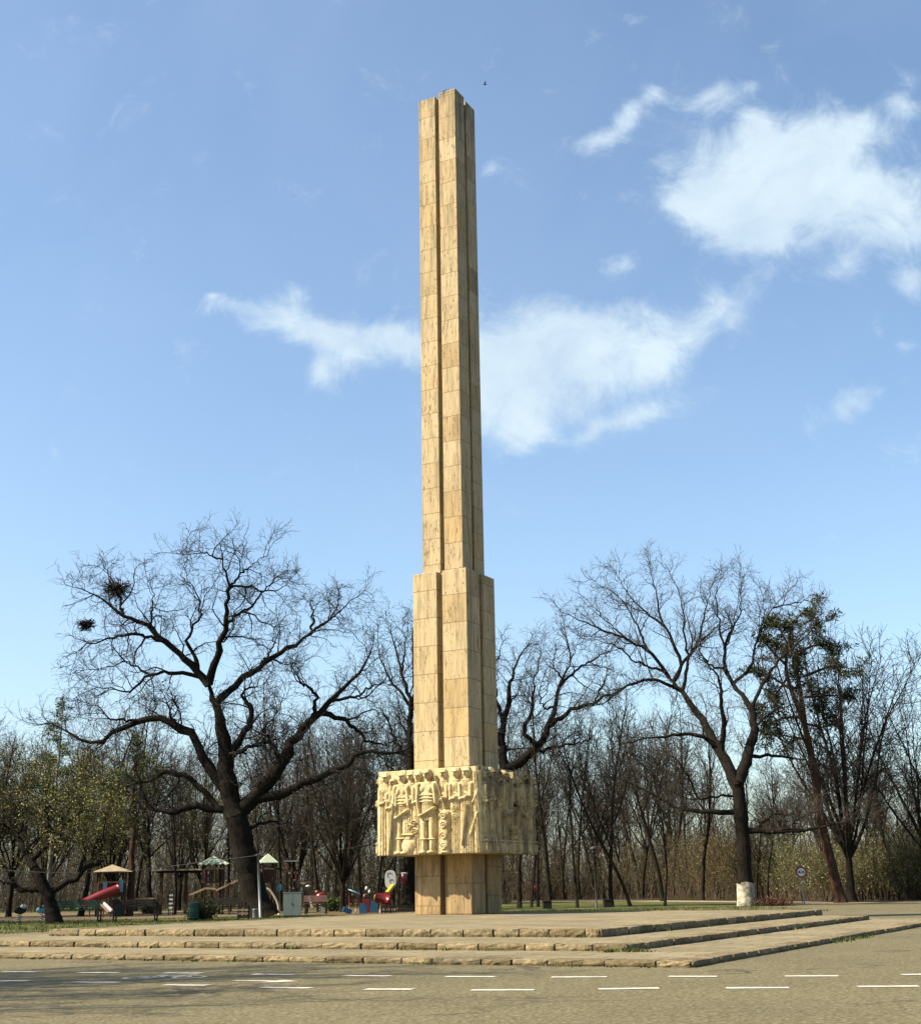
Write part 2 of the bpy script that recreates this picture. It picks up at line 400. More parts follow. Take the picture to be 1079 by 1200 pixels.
def thing(name, label, cat, loc=(0, 0, 0), rz=0, group=None):
    o = bpy.data.objects.new(name, None); COL.objects.link(o); o.empty_display_size = 0.3
    o.location = tuple(float(q) for q in loc); o.rotation_euler = (0, 0, rz)
    return tag(o, label, cat, group)

def copy_thing(root, loc, rz=0, scale=(1, 1, 1), label=None, group=None):
    r = root.copy(); COL.objects.link(r); r.location = tuple(float(q) for q in loc); r.rotation_euler = (0, 0, rz); r.scale = scale
    if label: r['label'] = label
    if group: r['group'] = group
    for ch in root.children:
        c = ch.copy(); COL.objects.link(c); c.parent = r
        for g in ch.children:
            d = g.copy(); COL.objects.link(d); d.parent = c
    return r

def tubes(P, R, n=3):
    """P (N,K,3), R (N,K) -> verts, quads"""
    P = np.asarray(P, float); R = np.asarray(R, float)
    N, K, _ = P.shape
    T = np.gradient(P, axis=1); T /= np.linalg.norm(T, axis=2, keepdims=True) + 1e-9
    m = T.mean(1); ref = np.where(np.abs(m[:, 2:3]) < 0.8*np.linalg.norm(m, axis=1, keepdims=True), np.array([[0, 0, 1.0]]), np.array([[0, 1.0, 0]]))
    ref = np.repeat(ref[:, None], K, 1)
    A = np.cross(T, ref); A /= np.linalg.norm(A, axis=2, keepdims=True) + 1e-9
    B = np.cross(A, T)
    a = np.linspace(0, 2*PI, n, endpoint=False)
    V = P[:, :, None] + R[:, :, None, None]*(A[:, :, None]*np.cos(a)[None, None, :, None] + B[:, :, None]*np.sin(a)[None, None, :, None])
    base = (np.arange(N)*K*n)[:, None, None]; k = np.arange(K-1)[None, :, None]*n; i = np.arange(n)[None, None, :]; j = (i+1) % n
    Q = np.stack([base+k+i, base+k+n+i, base+k+n+j, base+k+j], -1).reshape(-1, 4)
    return V.reshape(-1, 3), Q

def resample(pts, rads, K=18, end=1.0):
    """Catmull-Rom through the traced points, K samples evenly by length"""
    p = np.array(pts, float); r = np.array(rads, float)
    n = len(p); e = np.vstack([2*p[0]-p[1], p, 2*p[-1]-p[-2]])
    out = []; ro = []
    for i in range(n-1):
        a, b, c, d = e[i:i+4]
        for t in np.linspace(0, 1, 12, endpoint=(i == n-2)):
            out.append(0.5*((2*b) + (-a+c)*t + (2*a-5*b+4*c-d)*t*t + (-a+3*b-3*c+d)*t**3)); ro.append(r[i]*(1-t)+r[i+1]*t)
    out = np.array(out); ro = np.array(ro)
    s = np.concatenate([[0], np.cumsum(np.linalg.norm(np.diff(out, axis=0), axis=1))])
    q = np.linspace(0, s[-1]*end, K)
    return np.stack([np.interp(q, s, out[:, k]) for k in range(3)], 1), np.interp(q, s, ro)

def spawn(P, R, spacing, t0, ang, lmin, lmax, K, wander, up, rfac=0.012, rmin=0.005, taper=0.5, rg=rng, droop=0.0):
    """children along every parent polyline of a level"""
    N, KP, _ = P.shape
    L = np.linalg.norm(np.diff(P, axis=1), axis=2).sum(1)
    cnt = np.maximum(1, np.round(L*(1-t0)/spacing)).astype(int)
    idx = np.repeat(np.arange(N), cnt)
    k = np.concatenate([np.arange(c) for c in cnt])
    t = t0 + (1-t0)*(k + rg.random(len(k)))/cnt[idx]
    t = np.clip(t, 0, 0.999)
    f = t*(KP-1); i0 = f.astype(int); fr = (f-i0)[:, None]
    p = P[idx, i0]*(1-fr) + P[idx, i0+1]*fr
    pr = R[idx, i0]*(1-fr[:, 0]) + R[idx, i0+1]*fr[:, 0]
    tan = P[idx, i0+1] - P[idx, i0]; tan /= np.linalg.norm(tan, axis=1, keepdims=True) + 1e-9
    rnd = rg.normal(size=tan.shape)
    perp = rnd - tan*(rnd*tan).sum(1, keepdims=True); perp /= np.linalg.norm(perp, axis=1, keepdims=True) + 1e-9
    a = np.radians(ang)*(0.65 + 0.7*rg.random(len(t)))[:, None]
    d = np.cos(a)*tan + np.sin(a)*perp
    ln = (lmin + (lmax-lmin)*rg.random(len(t))**1.3)*(1 - taper*t)
    r0 = np.maximum(rmin, np.minimum(pr*0.7, rfac*ln))
    pts = [p]; step = (ln/(K-1))[:, None]
    for s in range(K-1):
        d = d + wander*rg.normal(size=d.shape); d[:, 2] += up - droop*s
        d /= np.linalg.norm(d, axis=1, keepdims=True)
        p = p + d*step; pts.append(p)
    P2 = np.stack(pts, 1)
    R2 = np.maximum(rmin*0.7, r0[:, None]*(1 - 0.8*np.linspace(0, 1, K))[None])
    return P2, R2

def leaves_at(pts, size, rg=rng, spread=0.05, aspect=0.55):
    """one small bent leaf (2 tris) per point, random orientation"""
    n = len(pts); c = pts + rg.normal(size=(n, 3))*spread
    a = rg.normal(size=(n, 3)); a /= np.linalg.norm(a, axis=1, keepdims=True)
    b = rg.normal(size=(n, 3)); b -= a*(a*b).sum(1, keepdims=True); b /= np.linalg.norm(b, axis=1, keepdims=True)
    s = (size*(0.5+rg.random(n)))[:, None]
    V = np.stack([c, c + a*s*0.5 + b*s*aspect*0.5, c + a*s, c + a*s*0.5 - b*s*aspect*0.5], 1).reshape(-1, 3)
    Q = np.arange(n*4).reshape(-1, 4)
    return V, Q

# ------------------------------------------------------------------ ground
def sheet(name, pts, z, mat, parent=None):
    p = [(float(a), float(b), z) for a, b in pts]
    me = bpy.data.meshes.new(name); me.from_pydata(p, [], [list(range(len(p)))]); me.update()
    if me.polygons[0].normal.z < 0: me.flip_normals()
    return obj(name, me, mat, parent)

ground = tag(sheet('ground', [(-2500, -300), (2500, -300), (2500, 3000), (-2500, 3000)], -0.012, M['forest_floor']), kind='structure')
road = tag(sheet('road', [(-120, -60), (120, -60), (120, 62), (40, 60.5), (19.5, 60.5), (14, 62), (12, 62), (-20, 61), (-120, 61)], 0.0, M['asphalt']), kind='structure')
lawn = tag(sheet('lawn', [(-120, 38), (-30, 37), (-11, 31.5), (-7.5, 29), (2, 45), (6.5, 53.5), (12, 56.5), (14.6, 58.6), (14.2, 63), (9, 83), (3.5, 96), (-40, 96), (-120, 96)], 0.008, M['lawn']), kind='structure')
path = tag(sheet('path', [(40, 59.5), (19.5, 58.6), (15, 60.2), (13.5, 68), (9, 81), (3, 88), (-5, 91), (-60, 93), (-60, 97), (-4, 95.5), (4.5, 92), (11.5, 84), (16, 70), (17.5, 63.5), (20, 62.2), (40, 62)], 0.016, M['path']), kind='structure')
sand = tag(sheet('playground_sand', [(-40, 52), (-15, 50.5), (-8, 54.5), (-1.2, 55.5), (-1, 68), (-12, 74), (-40, 74)], 0.012, M['sand']), kind='structure')
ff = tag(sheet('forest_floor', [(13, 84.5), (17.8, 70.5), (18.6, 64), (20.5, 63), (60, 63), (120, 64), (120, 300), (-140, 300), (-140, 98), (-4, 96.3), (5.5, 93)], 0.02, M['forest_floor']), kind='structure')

# painted lane markings: separate pieces of the road
def dash(u0, v0, u1, v1, w=0.17):
    a = G(u0, v0); b = G(u1, v1); d = (b-a)/np.linalg.norm(b-a); nrm = np.array([-d[1], d[0], 0])*w/2
    n = 9; mb = MB(); V = []
    for i in range(n+1):
        p = a + (b-a)*i/n
        V += [p + nrm*(1+random.uniform(-.12, .12)), p - nrm*(1+random.uniform(-.12, .12))]
    V = np.array(V); V[:, 2] = 0.005
    mb.add(V, [(2*i+1, 2*i+3, 2*i+2, 2*i) for i in range(n)])
    return mb.build('lane_dash', M['paint'], road)
for u0, v0, u1, v1 in [(402, 1143.6, 457, 1144), (522, 1144.8, 580, 1145), (646, 1145.5, 711, 1145), (783, 1144.6, 840, 1144.6), (919, 1144.2, 982, 1144), (1056, 1142.6, 1110, 1141.6),
                       (296, 1142, 345, 1142.4), (192, 1140.6, 236, 1140.8), (92, 1140, 141, 1140.2), (2, 1139, 44, 1139.4), (-60, 1138, -38, 1138.4),
                       (428, 1159.6, 484, 1159.8), (552, 1160.6, 626, 1160.4), (701, 1159.4, 772, 1158.4), (850, 1158.2, 924, 1157.8), (1004, 1156.6, 1076, 1156),
                       (306, 1157.4, 364, 1158.2), (193, 1154.4, 244, 1155), (87, 1151.3, 139, 1151.7), (-20, 1149.6, 35, 1149.8)]:
    dash(u0, v0, u1, v1)
# arrow
a = G(275, 1149.3); b = G(320, 1150.2); tip = G(350, 1150.4)
mb = MB(); z5 = 0.005
d = (tip-a)/np.linalg.norm(tip-a); nn = np.array([-d[1], d[0], 0])
mb.add([[*(a+nn*.06)[:2], z5], [*(a-nn*.06)[:2], z5], [*(b-nn*.06)[:2], z5], [*(b+nn*.06)[:2], z5]], [(0, 1, 2, 3)])
mb.add([[*(b+nn*.22)[:2], z5], [*(b-nn*.22)[:2], z5], [*tip[:2], z5]], None, [(0, 1, 2)])
mb.build('lane_arrow', M['paint'], road)
# bicycle symbol lying along the lane
mb = MB(); c0 = G(164, 1146.4); c1 = G(222, 1145.6); d = (c1-c0); wl = np.linalg.norm(d); d /= wl; nn = np.array([-d[1], d[0], 0])
def bp(s, t): q = c0 + d*s + nn*t; return np.array([q[0], q[1], 0.005])
rw = wl*0.36
def stroke(a, b, w=0.055):
    e = (b-a)/np.linalg.norm(b-a); m = np.array([-e[1], e[0], 0])*w/2
    mb.add([a-m, b-m, b+m, a+m], [(0, 1, 2, 3)])
for s in (0, wl):
    an = np.linspace(0, 2*PI, 21)
    for i in range(20):
        A_, B_ = an[i], an[i+1]
        pts = [bp(s + q*math.cos(w_), q*1.15*math.sin(w_)) for q, w_ in ((rw, A_), (rw, B_), (rw-.06, B_), (rw-.06, A_))]
        mb.add(pts, [(0, 1, 2, 3)])
h = rw*1.9
for s0, t0, s1, t1 in ((0, 0, wl*.45, 0), (0, 0, wl*.3, h*.9), (wl*.3, h*.9, wl*.45, 0), (wl*.45, 0, wl*.85, h*.9), (wl*.3, h*.9, wl*.85, h*.9), (wl*.85, h*.9, wl, 0), (wl*.8, h*1.2, wl*.95, h*1.2), (wl*.18, h*1.05, wl*.38, h*1.05)):
    stroke(bp(s0, t0), bp(s1, t1))
o = mb.build('bicycle_symbol', M['paint'], road); o.location.z = 0.001

# ------------------------------------------------------------------ stepped platform
e1 = np.array([math.cos(ALPHA), -math.sin(ALPHA)]); e2 = np.array([math.sin(ALPHA), math.cos(ALPHA)])
plat = thing('stepped_platform', 'broad low stone platform of three worn steps under the obelisk', 'platform', (0, 0, 0))
def step(P, wl, wd, z0, z1):
    """P = near right corner; wl to the left along -e1, wd to the back along e2"""
    P = np.array(P)
    A, B, C, D_ = P, P + e2*wd, P + e2*wd - e1*wl, P - e1*wl
    mb = MB(); inset = 0.04
    cs = [A - e1*inset + e2*inset, B - e1*inset - e2*inset, C + e1*inset - e2*inset, D_ + e1*inset + e2*inset]
    mb.prism(cs, 0.0 if z0 == 0 else z0-0.03, z1)
    s = mb.build('step', M['paving'], plat)
    # rough hewn edge stones
    eb = MB(); rg = np.random.default_rng(int(z1*1000))
    def edge(p, q, inn):
        L = np.linalg.norm(q-p); d = (q-p)/L; t = 0
        while t < L:
            w = min(rg.uniform(0.42, 0.78), L-t)
            if w < 0.15: break
            a0, a1 = t + 0.013, t + w - 0.013
            dep = rg.uniform(0.26, 0.40); prot = rg.uniform(0.0, 0.03)
            hz = z1 + rg.uniform(0.003, 0.009)
            nx = 7
            # a lumpy block: subdivided front/top with jitter
            us = np.linspace(0, 1, nx)
            prof = [(-prot+.004, z0-0.02), (-prot-0.012, z0+(z1-z0)*.35), (-prot-0.010, z0+(z1-z0)*.7), (-prot-.002, hz-0.006), (0.015, hz), (dep*.5, hz), (dep, hz-0.002), (dep, z0)]
            V = []
            for u in us:
                endf = 0.012*(1-min(1, min(u, 1-u)*12))
                for k, (dd, zz) in enumerate(prof):
                    j = rg.normal(0, 0.0045, 3) if k < 5 else np.zeros(3)
                    w2 = p + d*(a0 + (a1-a0)*u + j[0]*0.4) + inn*(dd + (endf if k < 5 else 0) + j[1])
                    V.append([w2[0], w2[1], zz + (j[2]*0.5 if 0 < k < 5 else 0) - (endf*0.4 if k in (3, 4) else 0)])
            m = len(prof); Q = [(i*m+k, (i+1)*m+k, (i+1)*m+(k+1) % m, i*m+(k+1) % m) for i in range(nx-1) for k in range(m-1)]
            n0 = 0; nl = (nx-1)*m
            eb.add(V, Q + [(0, 1, 2, 7), (2, 3, 4, 7), (nl, nl+7, nl+2, nl+1), (nl+2, nl+7, nl+4, nl+3)], [(4, 5, 7), (5, 6, 7), (nl+4, nl+7, nl+5), (nl+5, nl+7, nl+6)])
            t += w
    edge(D_, A, e2); edge(A, B, -e1); edge(B, C, -e2); edge(C, D_, e1)
    eb.build('edge_stones', M['kerb'], s)
    return s
step((2.615, 16.42), 19.5, 18.5, 0.0, 0.07)
step((2.154, 19.09), 14.6, 15.4, 0.07, 0.16)
step((2.08, 21.85), 11.75, 14.1, 0.16, 0.28)

# weeds along the steps and the road edge
def blades(centres, n_each, h, spread, rg):
    c = np.repeat(np.array(centres), n_each, 0); n = len(c)
    c = c + np.c_[rg.normal(size=(n, 2))*spread, np.zeros(n)]
    a = rg.random(n)*2*PI; w = 0.006+0.008*rg.random(n); hh = h*(0.4+rg.random(n))
    lean = rg.normal(size=(n, 2))*hh[:, None]*0.5
    dx = np.c_[np.cos(a)*w, np.sin(a)*w, np.zeros(n)]
    tipp = c + np.c_[lean, hh]
    V = np.stack([c-dx, c+dx, tipp], 1).reshape(-1, 3)
    return V, np.arange(n*3).reshape(-1, 3)
rg = np.random.default_rng(3); cs = []
P1 = np.array([2.615, 16.42]); P2 = np.array([2.154, 19.09]); P3 = np.array([2.08, 21.85])
for P, z, L in ((P1, 0, 17), (P2, .07, 14), (P3, .16, 11.5)):
    for k in range(46):
        t = rg.random()*L; q = P - e1*t - e2*0.05; 
        dens = 0.5 + 0.5*math.sin(t*1.9 + z*40)
        if rg.random() < dens: cs.append([q[0], q[1], z])
    for k in range(3):
        t = rg.random()**0.7*11; q = P + e2*t + e1*0.05; cs.append([q[0], q[1], z])
q = P2 + e1*0.05 - e2*0.06
for k in range(14): cs.append([q[0]+rg.normal()*.12, q[1]+rg.normal()*.08, 0.07])
q = P1 + e2*8.0 + e1*0.05
for k in range(22): qq = q + e2*rg.normal()*0.8; cs.append([qq[0], qq[1], 0])
mb = MB(); mb.add(*(lambda r: (r[0], None, r[1]))(blades(cs, 20, 0.045, 0.07, rg)))
tag(mb.build('joint_weeds', M['weed']), 'green weeds growing along the foot of the stone steps', 'weeds', kind='stuff')

# lawn grass blades
cs = []
for k in range(5200):
    y = 31 + 27*rg.random(); x = -22 + 34*rg.random()
    rel = np.array([x, y]) - (P3 - e1*11.75)
    if rel @ e1 > -0.25 and rel @ e2 > -6 and rel @ e2 < 14.6 and rel @ e1 < 12.5: continue
    if x > 0.5 and y > 56.5 or (x < -1.0 and y > 51): continue
    if y < 45 and x > -7.5+ (y-29)*.59: continue
    cs.append([x, y, 0.005])
mb = MB(); mb.add(*(lambda r: (r[0], None, r[1]))(blades(cs, 9, 0.07, 0.12, rg)))
tag(mb.build('lawn_grass', M['weed']), 'short green grass on the lawn behind the platform', 'grass', kind='stuff')

# ------------------------------------------------------------------ monument
MC = (-0.216, 36.22, 0.28)
mon = thing('obelisk_monument', 'tall square travertine obelisk with a carved figure block near its foot', 'monument', MC, -ALPHA)
mon.location.z = 0
def pillar_stage(name, W, z0, z1, gw, gd, mat, lip=0.0):
    """four corner pillars with a groove in the middle of each face, round a recessed core"""
    mb = MB(); h = W/2; g = gw/2
    outl = []
    for k in range(4):
        a = k*PI/2; R2 = np.array([[math.cos(a), -math.sin(a)], [math.sin(a), math.cos(a)]])
        for p in ((-h, -h), (-g, -h), (-g, -h+gd), (g, -h+gd), (g, -h)):
            outl.append(R2 @ np.array(p))
    outl = np.array(outl); n = len(outl)
    zs = np.linspace(z0, z1, 2)
    V = np.vstack([np.c_[outl, np.full(n, z)] for z in zs])
    Q = [(k*n+i, k*n+(i+1) % n, (k+1)*n+(i+1) % n, (k+1)*n+i) for k in range(len(zs)-1) for i in range(n)]
    me = bpy.data.meshes.new(name)
    faces = [tuple(q) for q in Q] + [tuple(range((len(zs)-1)*n, len(zs)*n)), tuple(range(n-1, -1, -1))]
    me.from_pydata(V.tolist(), [], faces); me.update()
    o = obj(name, me, mat, mon)
    bv = o.modifiers.new('bevel', 'BEVEL'); bv.width = 0.012; bv.segments = 1; bv.limit_method = 'ANGLE'
    return o
pillar_stage('base_column', 1.68, 0.281, 1.80, 0.16, 0.22, M['basecol'])
pillar_stage('lower_stage', 1.68, 3.90, 9.34, 0.17, 0.22, M['lower'])
pillar_stage('shaft', 1.28, 9.342, 24.40, 0.125, 0.16, M['shaft'])
# two of the four shaft pillars rise a little above the others, as seen at the top
mbt = MB()
for sx, sy in ((1, -1),): mbt.box((sx*0.352, sy*0.352, 24.43), (0.576, 0.576, 0.056))
mbt.build('shaft_cap_slab', M['shaft'], mon)

# carved block
BW, BZ0, BZ1 = 2.93, 1.78, 3.93
mb = MB(); mb.box((0, 0, (BZ0+BZ1-0.03)/2), (BW, BW, BZ1-BZ0-0.03))
block = mb.build('relief_block', M['relief'], mon)

def carve(seed, kind):
    """height field of one carved face, in metres; returns X,Y,H and the owner of each cell"""
    PW, PH = 2.93, BZ1-BZ0
    nx, ny = 300, 210
    x = np.linspace(-PW/2, PW/2, nx); y = np.linspace(0, PH, ny)
    X, Y = np.meshgrid(x, y); r = np.random.default_rng(seed)
    def wob(f, p): return np.sin(X*f + p)*np.sin(Y*f*1.3 + p*2)
    bg = 0.012 + 0.006*wob(7, 1) + 0.004*r.random(X.shape)
    figs = []
    def cap(x0, y0, x1, y1, r0, r1, h, e=0.33):
        dx, dy = x1-x0, y1-y0; t = np.clip(((X-x0)*dx+(Y-y0)*dy)/(dx*dx+dy*dy+1e-9), 0, 1)
        d = np.hypot(X-x0-t*dx, Y-y0-t*dy); rr = r0+(r1-r0)*t
        return h*np.clip(1-(d/rr)**2, 0, 1)**e
    def ell(cx, cy, rx, ry, h, e=0.4): return h*np.clip(1-((X-cx)/rx)**2-((Y-cy)/ry)**2, 0, 1)**e
    def trap(xa, ya, wa, xb, yb, wb, h, folds=0, amp=0.0, ph=0.0, slant=0.0):
        t = np.clip((Y-ya)/(yb-ya), -0.001, 1.001); inside = (t >= 0) & (t <= 1)
        cx = xa+(xb-xa)*t; w = wa+(wb-wa)*t; u = (X-cx)/w
        hh = h*np.clip(1-np.abs(u)**3, 0, 1)**0.5
        if folds: hh = hh + 1.5*amp*(np.abs(np.sin(u*folds*PI/2 + ph + slant*Y*4))**0.6 - 0.7)*np.clip(1-u*u, 0, 1)
        return np.where(inside & (np.abs(u) < 1), np.maximum(hh, 0.01), 0)
    def head(cx, cy, s=1.0, beard=False, hair=0, h=0.15):
        f = ell(cx, cy, .105*s, .135*s, h)
        f = np.maximum(f, cap(cx, cy+.03*s, cx, cy-.035*s, .018*s, .028*s, h+.035))         # nose
        f = np.maximum(f, cap(cx-.06*s, cy+.045*s, cx+.06*s, cy+.045*s, .02*s, .02*s, h+.012))   # brow
        f = f - ell(cx-.042*s, cy+.012*s, .028*s, .02*s, .035) - ell(cx+.042*s, cy+.012*s, .028*s, .02*s, .035)
        f = f - ell(cx, cy-.068*s, .04*s, .012*s, .028)
        if beard: f = np.maximum(f, ell(cx, cy-.10*s, .08*s, .11*s, h*.95) + 0.012*np.sin(X*110)*(f > 0))
        if hair: 
            ring = ell(cx, cy+.03, .135*s, .15*s, h*.75) + 0.01*np.sin(X*90+Y*40)
            f = np.maximum(f, np.where(ell(cx, cy+.03, .135*s, .15*s, 1) > 0, ring, 0))
        return np.maximum(f, cap(cx, cy-.1*s, cx, cy-.22*s, .06*s, .075*s, h*.7))
    def robed(cx, hy, w, dep, beard=False, hair=1, folds=7, staff=None, y0=0.0, ph=0.0):
        f = head(cx, hy, 1, beard, hair, dep+.03)
        f = np.maximum(f, trap(cx, y0, w*1.12, cx, hy-.17, w*.85, dep, folds, .035, ph))
        f = np.maximum(f, ell(cx, hy-.27, w*.98, .14, dep+.01))
        f = np.maximum(f, cap(cx-w*.8, hy-.30, cx-w*.75, hy-.66, .07, .055, dep+.04))
        f = np.maximum(f, cap(cx-w*.75, hy-.66, cx+w*.25, hy-.62, .055, .042, dep+.06))
        f = np.maximum(f, cap(cx+w*.8, hy-.30, cx+w*.78, hy-.60, .07, .055, dep+.03))
        f = np.maximum(f, cap(cx+w*.78, hy-.60, cx+w*.1, hy-.50, .055, .042, dep+.055))
        f = np.maximum(f, ell(cx+w*.2, hy-.60, .05, .04, dep+.08))
        if staff: f = np.maximum(f, cap(*staff, .02, .02, dep+.09))
        return f
    def soldier(cx, hy, w, dep, skirt_y, spear=None, hair=0, crouch=0):
        f = head(cx, hy, 1.12, False, hair, dep+.05)
        f = np.maximum(f, trap(cx, skirt_y, w*1.05, cx, hy-.72, w*.82, dep, 8, .025))
        f = np.maximum(f, trap(cx, hy-.74, w*.86, cx, hy-.18, w*1.05, dep+.02))
        f = np.maximum(f, ell(cx-w*.45, hy-.36, w*.5, .14, dep+.05)); f = np.maximum(f, ell(cx+w*.45, hy-.36, w*.5, .14, dep+.05))
        for yy in (.52, .60, .68): f = np.maximum(f, cap(cx-w*.8, hy-yy, cx+w*.8, hy-yy, .02, .02, dep+.04))
        f = np.maximum(f, cap(cx-w*.98, hy-.26, cx-w*1.12, hy-.62, .085, .06, dep+.06))
        f = np.maximum(f, cap(cx-w*1.12, hy-.62, cx-w*.85, hy-.98, .06, .05, dep+.06))
        f = np.maximum(f, ell(cx-w*.8, hy-1.02, .07, .06, dep+.08))
        f = np.maximum(f, cap(cx-w*.8, hy-1.05, cx+w*.95, hy-.86, .03, .05, dep+.085))
        f = np.maximum(f, cap(cx+w*.98, hy-.26, cx+w*1.2, hy-.72, .085, .06, dep+.06))
        for sx in (-.5, .52):
            f = np.maximum(f, cap(cx+sx*w, skirt_y+.05, cx+sx*w, skirt_y*.5, .105, .085, dep))
            f = np.maximum(f, cap(cx+sx*w, skirt_y*.52, cx+sx*w, .08, .088, .062, dep))
            f = np.maximum(f, ell(cx+sx*w-.03, .05, .12, .06, dep+.05))
            f = np.maximum(f, cap(cx+sx*w-.09, skirt_y*.45, cx+sx*w+.09, skirt_y*.45, .022, .022, dep+.02))
        if spear: f = np.maximum(f, cap(*spear, .022, .022, dep+.10))
        return f
    def scroll(cx, cy, R, turns, h, flip=1):
        f = np.zeros_like(X); n = 26
        for i in range(n):
            a0 = i/n*turns*2*PI; a1 = (i+1)/n*turns*2*PI
            q0 = R*(1-i/n*.85); q1 = R*(1-(i+1)/n*.85)
            f = np.maximum(f, cap(cx+flip*q0*math.cos(a0), cy+q0*math.sin(a0), cx+flip*q1*math.cos(a1), cy+q1*math.sin(a1), .02, .02, h))
        return f
    if kind == 0:
        figs.append(('carved_figure', robed(-1.30, 1.96, .20, .11, False, 1, 6, ph=.4)))
        figs.append(('carved_figure', robed(-1.08, 1.84, .17, .13, True, 0, 6, (-1.0, 1.3, -1.12, .02), ph=1)))
        f = soldier(-.80, 1.97, .19, .11, .92, None, 1); figs.append(('carved_figure', f))
        figs.append(('carved_figure', robed(-.56, 1.98, .15, .09, False, 1, 5, ph=2)))
        figs.append(('carved_figure', robed(-.33, 1.96, .15, .10, True, 1, 5, ph=.2)))
        figs.append(('carved_figure', soldier(-.02, 2.0, .235, .155, .84, None, 0)))
        figs.append(('carved_figure', robed(.42, 2.0, .15, .08, False, 1, 5, (.22, 1.95, .52, 1.12), ph=.9)))
        sh = trap(.52, .03, .16, .52, .98, .16, .20); sh = np.maximum(sh, ell(.52, .98, .165, .13, .20)); sh = np.maximum(sh, ell(.52, .12, .165, .14, .2))
        rim = (sh > 0.13)
        for cy, fl in ((.18, 1), (.44, -1), (.70, 1), (.93, -1)):
            sh = np.where(rim, np.maximum(sh, np.where(scroll(.50, cy, .10, 1.6, .03, fl) > 0, .2+scroll(.50, cy, .10, 1.6, .03, fl), 0)), sh)
        figs.append(('carved_shield', sh))
        f = robed(.80, 2.0, .17, .12, False, 1, 7, ph=.7)
        for cy in (1.35, 1.1, .9): f = np.where(f > .07, f + scroll(.78, cy, .09, 1.5, .025), f)
        figs.append(('carved_figure', f))
        figs.append(('carved_figure', robed(1.10, 2.0, .19, .13, False, 1, 9, (1.16, 1.2, 1.02, .2), ph=.1)))
        dr = trap(1.42, 0, .12, 1.40, 2.02, .13, .12, 5, .05, .5, .6); dr = np.maximum(dr, cap(1.3, 1.25, 1.46, 1.6, .04, .05, .15)); dr = np.maximum(dr, cap(1.22, .45, 1.40, .98, .035, .045, .15))
        figs.append(('carved_drapery', dr))
        pot = ell(-.60, .22, .22, .24, .17); pot = np.maximum(pot, trap(-.60, .38, .13, -.60, .52, .17, .15)); pot = np.maximum(pot, cap(-.76, .5, -.44, .5, .03, .03, .18)); pot = np.maximum(pot, cap(-.40, .42, -.38, .2, .025, .025, .14))
        pot = np.maximum(pot, scroll(-.42, .78, .09, 1.4, .15)); pot = np.maximum(pot, scroll(-.38, .58, .08, 1.4, .15, -1)); pot = np.maximum(pot, scroll(-.56, .70, .07, 1.4, .14))
        figs.append(('carved_vessel', pot))
    else:
        xs = [-1.28, -.98, -.66, -.32, .05, .45, .80, 1.12, 1.36]
        for i, cx in enumerate(xs):
            hy = 1.93 + .07*math.sin(i*2.3)
            if i in (3, 6): f = soldier(cx, hy, .19, .12, .9, (cx+.2, 2.05, cx+.12, .6), i == 6)
            else: f = robed(cx, hy, .165, .10 + .03*(i % 2), i % 3 == 0, 1, 5 + i % 3, None, ph=i*.7)
            if i in (4,):
                for k in range(7): f = np.maximum(f, scroll(cx + .07*(-1)**k, .40+k*.12, .065, 1.3, .17, (-1)**k))
            figs.append(('carved_figure', f))
        sweep = np.maximum(cap(.3, 1.35, .62, 1.0, .05, .06, .18), cap(.62, 1.0, 1.1, 1.02, .06, .04, .17))
        sweep = np.maximum(sweep, scroll(.78, .98, .09, 1.5, .18)); figs.append(('carved_drapery', sweep))
        fr = np.where((Y < .33) & (np.abs(X) < 1.5), .11 + .03*(np.abs(np.sin(X*21)) > .55)*(np.abs(Y-.15) < .09) + .03*(Y > .28), 0)
        figs.append(('carved_frieze', fr))
    Hs = np.stack([bg] + [f for _, f in figs]); own = Hs.argmax(0); H = Hs.max(0)
    H = H*(1.35 if kind == 1 else 1.08)
    H = H + 0.003*r.normal(size=H.shape)
    jx = np.abs(((X+.9) % .96)-.48) < .008; H = np.where(jx & (own == 0), H-.01, H)
    return x, y, X, Y, H, own, figs, bg

